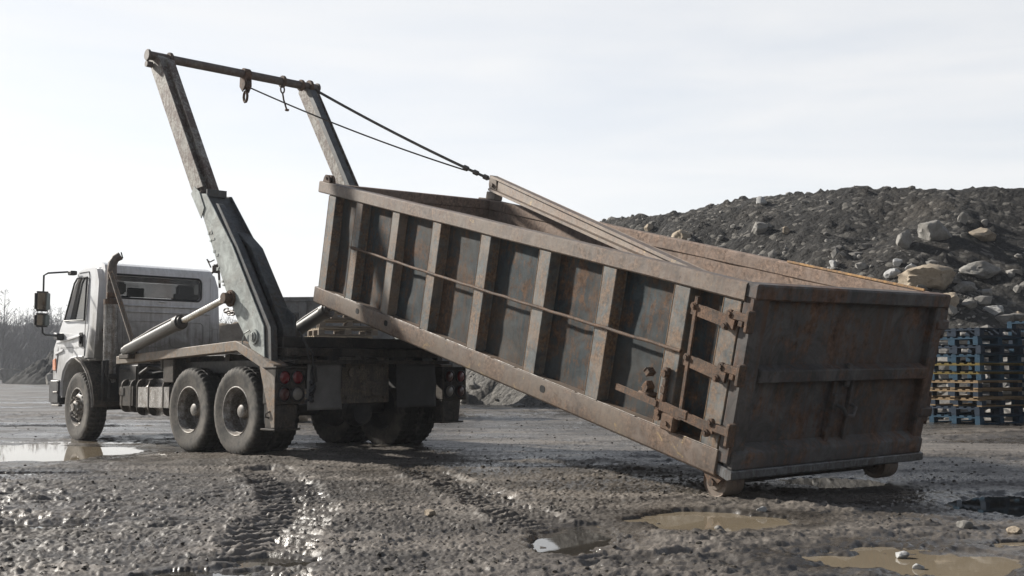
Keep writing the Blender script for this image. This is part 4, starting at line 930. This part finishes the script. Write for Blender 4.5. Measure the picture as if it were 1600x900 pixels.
# chain between arm and cab
m_ = MB()
for k in range(9):
    t = k / 8; c = Vector((1.0 + .9 * t, .62 - .35 * t, 1.72 - .06 * math.sin(t * 3.1))); hor = k % 2
    m_.tube([(c.x + .06 * math.cos(a * .785), c.y + (.03 * math.sin(a * .785) if hor else 0), c.z + (0 if hor else .03 * math.sin(a * .785))) for a in range(8)], .012, 6, closed=True)
m_.build('chain', M['pipe'], TR, 40)
bpy.context.view_layer.update()
# ------------------------------------------------------------------ steel ropes
TW = TR.matrix_world; CWm = CO.matrix_world
pa = TW @ (q0.lerp(q1, .975)); pb = TW @ Vector((2.10, -.11, 4.76)); pe = CWm @ Vector((6.40, -CW - .06, 1.585))
def rope(name, p0, p1, r, sag, lab, extra=None):
    m_ = MB(); pts = []
    for k in range(41): t = k / 40; p = p0.lerp(p1, t); p.z -= sag * 4 * t * (1 - t); pts.append(p)
    m_.tube(pts, r, 6)
    if extra: extra(m_, pts)
    o = m_.build(name, M['cable'], None, 60); return tag(o, lab, 'steel rope', 'ropes from the top bar to the container')
def knot(m_, pts):
    for k in (33, 35, 37): m_.cyl(pts[k] - (pts[k + 1] - pts[k]) * .4, pts[k] + (pts[k + 1] - pts[k]) * .4, .034, 10)
rope('steel_rope', pa + Vector((.02, 0, -.02)), pe, .021, .04, 'thick steel rope from the right end of the top bar to the container beam', knot)
pk = (pa + Vector((.02, 0, -.02))).lerp(pe, .83); pk.z -= .04 * 4 * .83 * .17
rope('steel_rope', pb, pk + Vector((0, 0, -.03)), .011, .05, 'thin slack steel rope running from the hook block under the top bar')

# ------------------------------------------------------------------ the spoil mound on the right
# ridge line in plan with the crest height at each point
RID = [(-6, 56, 1.0), (-2.5, 53, 3.8), (0.6, 48, 5.6), (3.36, 44, 7.1), (5.6, 39.5, 6.85), (8.3, 36, 7.1), (10.2, 33.2, 6.85), (12.6, 31.2, 6.55), (14.5, 30.4, 6.3), (18, 28.5, 6.1), (24, 26, 5.8), (30, 25, 4.6), (36, 25, 1.5)]
RP = np.array([p[:2] for p in RID], float); RH = np.array([p[2] for p in RID])
def mound_h(x, y):
    best = np.full_like(x, 1e9); H = np.zeros_like(x); S = np.zeros_like(x); sd_ = np.zeros_like(x); acc = 0.
    for i in range(len(RP) - 1):
        e = RP[i + 1] - RP[i]; ln = np.hypot(*e); u = e / ln; t = np.clip((x - RP[i, 0]) * u[0] + (y - RP[i, 1]) * u[1], 0, ln)
        dx_ = x - RP[i, 0] - t * u[0]; dy2 = y - RP[i, 1] - t * u[1]; d = np.hypot(dx_, dy2); m = d < best
        best = np.where(m, d, best); H = np.where(m, RH[i] + (RH[i + 1] - RH[i]) * t / ln, H); S = np.where(m, acc + t, S)
        sd_ = np.where(m, dx_ * u[1] - dy2 * u[0], sd_); acc += ln
    # the ridge as a soft top, then a slope of about 33 degrees, then an apron of rubble
    gul = fbm(S, best * .25, 2.6, 4, 201) * .5 + fbm(S, best * .3, .9, 3, 202) * .22
    q = best + 1.3 * fbm(x, y, 5., 3, 203)
    q = np.sqrt(q * q + .8) - .6
    slope = .64; h = H - slope * q + gul * np.clip(best * .35, .25, 1) + .12 * fbm(x, y, .6, 4, 204, .6)
    ap = 1.7 * np.exp(-np.maximum(0, q - 8.3) / 1.6) * sstep(14.5, 9, q)
    h = np.maximum(h, 0) + ap * .55 * np.clip(H / 6, 0, 1) * sstep(3, -1, h)
    return h * sstep(15.5, 11, best) - .06
def build_mound():
    nx, ny = 620, 430
    X, Y = np.meshgrid(np.linspace(-16, 42, nx), np.linspace(17.5, 66, ny)); x, y = X.ravel(), Y.ravel()
    h = mound_h(x, y)
    amp = sstep(.0, .5, h)
    h = h + amp * (.05 * fbm(x, y, .35, 3, 210, .7) + 1.1 * pebbles(x, y, .36, 220, .08, .42, .5) + pebbles(x, y, .9, 230, .06, .3, .25) * .7)
    m = Mat('dark_spoil'); n1 = m.noise(.35, 7, .65, dist=.6); n2 = m.noise(2.2, 8, .72, dist=.3); n3 = m.noise(14, 6, .7)
    c = m.mix(m.ramp(n2, .35, .65), (.014, .0135, .013), (.045, .042, .038)); c = m.mix(m.ramp(n1, .5, .64, 0, .5), c, (.085, .074, .062))
    sx = m.n.new('ShaderNodeSeparateXYZ'); m.l.new(m.tc, sx.inputs[0])
    low = m.ramp(m.math('ADD', sx.outputs['Z'], m.math('MULTIPLY', m.noise(.5, 6, .6), 3.2)), 2.2, 4.6, .85, 0); c = m.mix(low, c, (.17, .162, .15))
    vo = m.n.new('ShaderNodeTexVoronoi'); vo.inputs['Scale'].default_value = 7; m.l.new(m.tc, vo.inputs['Vector'])
    vc = m.n.new('ShaderNodeSeparateColor'); m.l.new(vo.outputs['Color'], vc.inputs[0]); c = m.mix(m.ramp(vc.outputs[0], .8, .97, 0, .55), c, (.26, .245, .22))
    m.set('Base Color', c); m.set('Roughness', m.ramp(n3, .3, .7, .6, .95)); m.set('Specular IOR Level', .2); m.bump(m.math('ADD', n3, m.math('MULTIPLY', vo.outputs['Distance'], -.8)), 1.0, .12)
    me = grid_mesh('spoil_mound', np.stack([x, y, h], -1), ny, nx, m.m, smooth=True)
    link('spoil_mound', me, kind='structure')
build_mound()
def on_mound(u, v):
    r = ray(u, v); Y = np.linspace(19, 60, 1600); X = r.x / r.y * Y; Z = EYE + r.z / r.y * Y; H = mound_h(X, Y); k = np.nonzero(H > Z)[0]
    i = k[0] if len(k) else 400
    return Vector((X[i], Y[i], H[i]))
# rubble scattered over it, thick towards the foot
n = 46000; x = RNG.random(n) * 40 - 9; y = 18 + RNG.random(n) * 30; h = mound_h(x, y)
cl = fbm(x, y, 2.2, 3, 240); ap = np.exp(-np.maximum(h - .2, 0) / 1.9) * np.clip(.75 + 1.6 * fbm(x, y, 3.0, 3, 244), .1, 1.2); keep = (RNG.random(n) < np.clip(.06 + .85 * ap + cl * .3, .02, 1)) & (h > .04)
x, y, h, cl = x[keep], y[keep], h[keep], cl[keep]; ap = ap[keep]
sz = .022 + .2 * RNG.random(len(x)) ** 6 * (.6 + ap) + .03 * ap
link('rubble', stones('rubble', np.stack([x, y, h], -1), sz, M['rubble'], .3, .75, .25), kind='stuff')
BL = [(1189, 315, 18, 14, 'pale', 'small round pale boulder alone high on the dark mound'),
      (1187, 357, 32, 24, 'grey', 'rounded grey boulder on the slope below the small pale one'),
      (1014, 357, 16, 12, 'tan', 'small tan boulder peeping over the container rim'),
      (1066, 368, 44, 24, 'tan', 'low tan boulder just above the container rim, left of the mound'),
      (1414, 377, 34, 31, 'grey', 'squarish grey boulder left of the big pointed one'),
      (1460, 362, 58, 36, 'grey', 'big pointed grey boulder in the middle of the upper slope'),
      (1505, 343, 18, 20, 'grey', 'upright little boulder right above the big pointed one'),
      (1535, 368, 57, 24, 'tan', 'long flat brown boulder half sunk in the upper slope'),
      (1535, 424, 64, 26, 'grey', 'dark half-buried boulder above the right-hand pallets'),
      (1453, 437, 89, 40, 'tan', 'largest tan boulder at the foot behind the door corner'),
      (1480, 473, 46, 36, 'tan', 'second tan boulder leaning under the largest one'),
      (1403, 412, 18, 15, 'pale', 'little egg-shaped stone above the cluster of pale stones'),
      (1426, 420, 20, 15, 'pale', 'small near-white stone touching the largest tan boulder'),
      (1396, 429, 26, 18, 'pale', 'pale flat stone lowest of the cluster left of the largest boulder'),
      (1544, 459, 23, 19, 'grey', 'angular grey block standing above the pallet stack'),
      (1512, 452, 38, 20, 'grey', 'sloping slab-like stone right of the largest tan boulder'),
      (1556, 487, 32, 20, 'pale', 'smooth pale stone just above the top pallet'),
      (1592, 495, 26, 16, 'tan', 'warm tan stone at the right edge above the second pallet stack'),
      (1516, 474, 24, 16, 'grey', 'small grey stone between the leaning tan boulder and the pallets'),
      (1303, 412, 16, 12, 'pale', 'little pale stone lying left above the container door'),
      (1346, 417, 18, 15, 'grey', 'little grey stone midway between the door corner and the pale cluster'),
      (1230, 361, 17, 12, 'tan', 'small tan stone right of the rounded grey boulder'),
      (1540, 349, 13, 11, 'grey', 'tiny dark stone right of the upright one near the crest')]
for i, (u, v, pw, ph, k, lab) in enumerate(BL):
    p = on_mound(u, v + ph * .3); dist = p.y; s = dist / F_PX
    me = boulder_mesh('boulder', pw * s * .54, pw * s * .5, ph * s * .6, M['rock_' + k], 100 + i, 4 if pw > 25 else 3)
    o = link('boulder', me, label=lab, cat='boulder', group='boulders on the spoil mound'); o.location = (p.x, p.y + pw * s * .12, p.z + ph * s * .30)
    o.rotation_euler = (0, 0, i * 1.3)
for i in range(len(BL)): pass
# ------------------------------------------------------------------ pallets
def make_pallet(mt, mb_, w_=1.2, d_=1.0, hgt=.144):
    root = empty('pallet', (0, 0, 0)); mk_ = M['wood_dark'] if mt is M['wood_raw'] else mb_
    b = MB()
    for k in range(7): y = -d_ / 2 + .05 + k * (d_ - .1) / 6; b.box((-w_ / 2, y - .045, hgt - .022), (w_ / 2, y + .045, hgt), .002)
    for x in (-w_ / 2 + .05, 0, w_ / 2 - .05): b.box((x - .05, -d_ / 2, hgt - .044), (x + .05, d_ / 2, hgt - .0225), .002)
    b.build('top_deck', mt, root)
    b = MB()
    for y in (-d_ / 2 + .05, 0, d_ / 2 - .05): b.box((-w_ / 2, y - .05, 0), (w_ / 2, y + .05, .022), .002)
    b.build('bottom_deck', mb_, root)
    for x in (-w_ / 2 + .06, 0, w_ / 2 - .06):
        for y in (-d_ / 2 + .05, 0, d_ / 2 - .05):
            b = MB(); b.box((x - .06, y - .05, .0225), (x + .06, y + .05, hgt - .0445), .003); b.build('block', mk_, root)
    return root
def put(src, loc, rz, lab, grp, first=False):
    o = src if first else copy_tree(src); o.location = loc; o.rotation_euler = (0, 0, rz); tag(o, lab, 'pallet', grp); return o
PK = {'blue': make_pallet(M['wood_blue'], M['wood_blue']), 'dark': make_pallet(M['wood_dark'], M['wood_dark']), 'raw': make_pallet(M['wood_raw'], M['wood_raw']),
      'yellow': make_pallet(M['wood_yellow'], M['wood_blue']), 'grey': make_pallet(M['wood_grey'], M['wood_greydark'])}
used = set()
def place(kind, loc, rz, lab, grp):
    f = kind not in used; used.add(kind); return put(PK[kind], loc, rz, lab, grp, f)
ords = ['lowest', 'second lowest', 'third lowest', 'fourth lowest', 'fifth lowest', 'middle', 'fifth from the top', 'fourth from the top', 'third from the top', 'second from the top', 'topmost']
kinds = ['blue', 'dark', 'raw', 'raw', 'raw', 'yellow', 'yellow', 'blue', 'dark', 'blue', 'dark']
desc = {'blue': 'blue-painted wooden pallet', 'dark': 'dark blue wooden pallet', 'raw': 'pallet with pale bare feet', 'yellow': 'pallet with yellow-painted deck', 'grey': 'weathered bare-wood pallet'}
rp = random.Random(4); PZ = .148
c1 = at_ground(1522, 655, .07)
for i in range(11):
    place(kinds[i], (at(1524, 600, 19).x + rp.uniform(-.03, .03), 19.0 + rp.uniform(-.03, .03), .085 + i * PZ), rad(32) + rp.uniform(-.03, .03),
          '%s, %s of the stack beside the container' % (desc[kinds[i]], ords[i]), 'pallets in the stack beside the container')
ord2 = ['lowest', 'second lowest', 'third lowest', 'fourth lowest', 'fifth lowest', 'sixth lowest', 'sixth from the top', 'fifth from the top', 'fourth from the top', 'third from the top', 'second from the top', 'topmost']
kind2 = ['blue', 'yellow', 'yellow', 'dark', 'blue', 'yellow', 'dark', 'blue', 'blue', 'dark', 'blue', 'blue']
for i in range(12):
    place(kind2[i], (at(1524, 600, 19).x + 1.56 + rp.uniform(-.03, .03), 19.3, .085 + i * PZ), rad(32) + rp.uniform(-.03, .03),
          '%s, %s of the stack at the right edge' % (desc[kind2[i]], ord2[i]), 'pallets in the stack at the right edge')
# weathered pile glimpsed behind the truck bed, its pallets slipping sideways
ord3 = ['lowest', 'second lowest', 'third lowest', 'fourth lowest', 'fifth lowest', 'sixth lowest', 'seventh lowest', 'seventh from the top', 'sixth from the top', 'fifth from the top', 'fourth from the top', 'third from the top', 'second from the top', 'topmost']
for i in range(14):
    sh = max(0, 13 - i) * .14
    pt = at(545, 500, 22.0)
    place('grey', (pt.x - min(sh, .9) * .8 + .2, 22.0 + rp.uniform(-.05, .05), .085 + i * .16), rad(20) + rp.uniform(-.12, .12),
          'weathered pallet, %s of the pile behind the truck bed' % ord3[i], 'pallets in the pile behind the truck')
# grey steel skip beyond the truck
g = at(430, 463, 27); SK = empty('steel_skip', (g.x + 1.6, 27.5, .07), label='plain grey steel skip standing behind the truck arm', cat='skip'); SK.rotation_euler = (0, 0, rad(-6))
gm = steel('skip_grey_paint', (.12, .125, .13), (.1, .09, .08), .2, .6, scale=1.5); zt = g.z - .07
b = MB(); b.prism([(-1.9, .25), (2.6, .25), (3.2, zt), (-2.3, zt)], 1, -.06, 0, .01); b.prism([(-1.9, .25), (2.6, .25), (3.2, zt), (-2.3, zt)], 1, 1.7, 1.76, .01)
b.beam((-1.92, .85, .25), (-2.3, .85, zt), 1.7, .06, .01, up=(1, 0, 0)); b.beam((2.6, .85, .25), (3.2, .85, zt), 1.7, .06, .01, up=(1, 0, 0)); b.box((-1.9, 0, .2), (2.6, 1.7, .26), .01); b.build('body', gm, SK, 30)
for (z0, z1) in ((zt - .1, zt + .02),): b = MB(); b.box((-2.36, -.1, z0), (3.26, -.062, z1), .01); b.build('rim', gm, SK, 30)
b = MB(); b.box((-1.65, -.12, zt - .62), (-1.1, -.065, zt - .38), .02); b.build('lifting_pocket', M['truck_dark'], SK, 30)
for x in (-1.0, .4, 1.8): b = MB(); b.prism([(x - .06, .3), (x + .06, .3), (x + .1, zt - .11), (x - .1, zt - .11)], 1, -.12, -.062, .008); b.build('rib', gm, SK, 30)
# ------------------------------------------------------------------ heaps
def heap(name, cx, cy, rx, ry, hh, mat, lab, cat, seed, flat=0., n=130, amp=.14):
    X, Y = np.meshgrid(np.linspace(-1.25, 1.25, n), np.linspace(-1.25, 1.25, n)); x, y = X.ravel(), Y.ravel()
    d = np.sqrt(x * x + y * y) + .12 * fbm(x + cx, y + cy, .6, 3, seed); h = np.clip(1 - d, 0, 1); h = np.minimum(h, 1 - flat) / (1 - flat) if flat else h * (1 - .25 * np.exp(-(d / .15) ** 2))
    z = h * hh + (h > 0.01) * amp * hh * (.5 * fbm(x, y, .18, 4, seed + 2, .65) + .25 * (1 - np.abs(fbm(x * 3, y, .3, 3, seed + 5)) * 2)) * np.minimum(1, h * 4) - .15 * (h < .01)
    o = link(name, grid_mesh(name, np.stack([x * rx, y * ry, z], -1), n, n, mat), label=lab, cat=cat); o.location = (cx, cy, .06); return o
gv = rock('heap_gravel', (.008, .008, .008), (.03, .029, .028), .9, .9, 1.0); br = rock('heap_earth', (.14, .115, .09), (.22, .185, .145), .9, .9, .5); dk = rock('heap_dark', (.04, .038, .035), (.1, .095, .085), 1., .8, .6)
q = at(118, 590, 72); heap('gravel_heap', q.x + .3, 74, 5.4, 4.5, 3.6, gv, 'grey gravel heap sloping down left of the cab', 'gravel heap', 301, amp=.3)
q = at(330, 590, 40); heap('earth_heap', q.x + .4, 41, 4.2, 3.0, 2.55, br, 'flat-topped brown earth heap seen between cab and lifting arm', 'earth heap', 305, .45)
q = at(790, 600, 41)
heap('dark_spoil_heap', q.x + .6, 43, 5.5, 4., 2.2, dk, 'low dark heap seen beneath the raised container', 'spoil heap', 309)
for (u, v, Y, a, b_, c_, mt, lab) in ((766, 602, 36, .62, .5, .55, 'rock_tan', 'pale tan rock on the ground behind the right tail lamps'), (89, 588, 69, .8, .6, .55, 'rock_grey', 'grey block at the near foot of the gravel heap by the bumper'),
                                   (18, 590, 76, 1.1, .8, .75, 'rock_grey', 'dark slab at the left end of the gravel heap'), (462, 668, 19.5, .22, .2, .18, 'rock_tan', 'small tan rock seen under the truck between the rear wheels')):
    q = at(u, v, Y); o = link('rock', boulder_mesh('rock', a, b_, c_, M[mt], int(u), 4), label=lab, cat='rock'); o.location = (q.x, Y, .06 + c_ * .55)
# stones lying in the mud near the camera
for (u, v, r_, mt, lab) in ((1190, 801, .03, 'rock_pale', 'white stone on the far rim of the brown puddle'), (1409, 868, .034, 'rock_pale', 'whitish stone standing in the nearest brown puddle'), (1436, 885, .026, 'rock_pale', 'smaller white stone in the nearest brown puddle'),
                            (1124, 827, .03, 'rock_grey', 'dark pebble in the middle of the brown puddle'), (672, 808, .04, 'rock_tan', 'lone tan stone in the gravel in front of the truck'), (1587, 838, .04, 'rock_tan', 'knobbly tan stone near the right edge of the mud'),
                            (1508, 828, .045, 'rock_grey', 'muddy grey stone between the two right-hand puddles')):
    q = at_ground(u, v, .06); z = float(ground_h(np.array([q.x]), np.array([q.y]))[0]); z = max(z, WATER_Z)
    o = link('stone', boulder_mesh('stone', r_ * 1.2, r_, r_ * .75, M[mt], int(u), 3), label=lab, cat='stone'); o.location = (q.x, q.y, z + r_ * .3)
# ------------------------------------------------------------------ bare winter wood
def twig_tree(rs, x, y, H, base=0., spread=.3, nb=60, V=None, Fc=None, tr=.012):
    def seg(p, q, r0, r1):
        k = len(V); d = (q - p); d /= (np.linalg.norm(d) + 1e-9); a = np.cross(d, [0, 0, 1.]); na = np.linalg.norm(a); a = a / na if na > .05 else np.array([1., 0, 0]); b = np.cross(d, a)
        for c, r in ((p, r0), (q, r1)):
            for t in (0, 2.094, 4.189): V.append(c + (a * math.cos(t) + b * math.sin(t)) * r)
        for i in range(3): Fc.append((k + i, k + (i + 1) % 3, k + 3 + (i + 1) % 3, k + 3 + i))
    top = np.array([x + rs.uniform(-.4, .4), y, base + H]); bot = np.array([x, y, base]); r0 = H * tr
    seg(bot, bot + (top - bot) * .5, r0, r0 * .6); seg(bot + (top - bot) * .5, top, r0 * .6, r0 * .12)
    for i in range(nb):
        t = rs.uniform(.22, .98); p = bot + (top - bot) * t; ln = H * spread * (1.15 - t) * rs.uniform(.5, 1.2); az = rs.uniform(0, 6.283); el = rs.uniform(.4, 1.1)
        d = np.array([math.cos(az) * math.cos(el), math.sin(az) * math.cos(el), math.sin(el)]); q = p + d * ln; seg(p, q, r0 * .3 * (1.1 - t), .012)
        for j in range(3):
            s = rs.uniform(.35, .95); p2 = p + d * ln * s; az2 = az + rs.uniform(-1.1, 1.1); e2 = el + rs.uniform(-.3, .5); d2 = np.array([math.cos(az2) * math.cos(e2), math.sin(az2) * math.cos(e2), math.sin(e2)]); seg(p2, p2 + d2 * ln * rs.uniform(.25, .5), .02, .008)
def mesh_from(name, V, Fc, mat):
    me = bpy.data.meshes.new(name); V = np.array(V); me.vertices.add(len(V)); me.vertices.foreach_set('co', V.astype(np.float32).ravel()); faces_from(me, np.array(Fc), 4, False); me.materials.append(mat); return me
bark = rock('hazed_winter_bark', (.1, .1, .105), (.14, .137, .14), .8, .9, .1)  # grey bark with distant haze mixed into its colour
rs = random.Random(21); V, Fc = [], []
for i in range(800):
    Y = rs.uniform(112, 140); u = rs.uniform(-520, 640); x = (u - 800) / F_PX * Y
    hh = 6.9 + .6 * math.sin(u * .02) + rs.uniform(-1.2, .7) - (.8 if u > 140 else 0) - (.006 * max(0, u - 300))
    twig_tree(rs, x, Y, max(3, hh) * Y / 120, .0, rs.uniform(.2, .32), 34, V, Fc)
link('winter_wood', mesh_from('winter_wood', V, Fc, bark), kind='stuff')
# dense undergrowth at the wood's foot and a rise behind it
V, Fc = [], []
for i in range(34000):
    Y = rs.uniform(108, 142); x = (rs.uniform(-520, 640) - 800) / F_PX * Y; z = rs.uniform(0, 6.4) * rs.random() ** .4; a = rs.uniform(0, 6.28); l = rs.uniform(.5, 1.6)
    k = len(V); d = np.array([math.cos(a) * .6, math.sin(a) * .6, .9]) * l; w_ = np.array([-math.sin(a), math.cos(a), .2]) * rs.uniform(.015, .05); p = np.array([x, Y, z])
    V += [p - w_, p + w_, p + d + w_ * .3, p + d - w_ * .3]; Fc.append((k, k + 1, k + 2, k + 3))
link('undergrowth', mesh_from('undergrowth', V, Fc, bark), kind='stuff')
nx = 160; xs = np.linspace(-135, 10, nx); ys = np.linspace(138, 190, 30); X, Y = np.meshgrid(xs, ys); h_ = 7.6 * sstep(138, 160, Y.ravel()) * (1 + .12 * fbm(X.ravel(), Y.ravel(), 22, 3, 400)) * sstep(10, -30, X.ravel()) + .9 * fbm(X.ravel(), Y.ravel(), 1.6, 3, 401) - .4
link('hill', grid_mesh('hill', np.stack([X.ravel(), Y.ravel(), h_], -1), 30, nx, rock('hill_brush', (.085, .083, .085), (.12, .117, .118), .3, .95, .5)), kind='structure')
T1 = empty('bare_tree', (at(2, 590, 104).x, 104, .05), label='taller bare tree at the far left edge above the wood', cat='tree'); V, Fc = [], []
twig_tree(random.Random(5), 0, 0, 8.6, 0, .3, 70, V, Fc, .014); o = link('crown', mesh_from('crown', V, Fc, bark)); o.parent = T1
b = MB(); b.cyl((0, 0, -.1), (0, 0, 4.2), .14, 10, r1=.075); b.build('trunk', bark, T1, 40)
# ------------------------------------------------------------------ haze
hz = MB(); hz.box((-170, -30, -1.5), (120, 200, 14), 0); hm = bpy.data.materials.new('haze'); hm.use_nodes = True; hn = hm.node_tree; hn.nodes.clear()
ho = hn.nodes.new('ShaderNodeOutputMaterial'); pv = hn.nodes.new('ShaderNodeVolumePrincipled'); pv.inputs['Color'].default_value = (.86, .9, .97, 1); pv.inputs['Density'].default_value = .0008; pv.inputs['Anisotropy'].default_value = .3
hn.links.new(pv.outputs[0], ho.inputs['Volume']); tag(hz.build('haze', hm), kind='stuff')
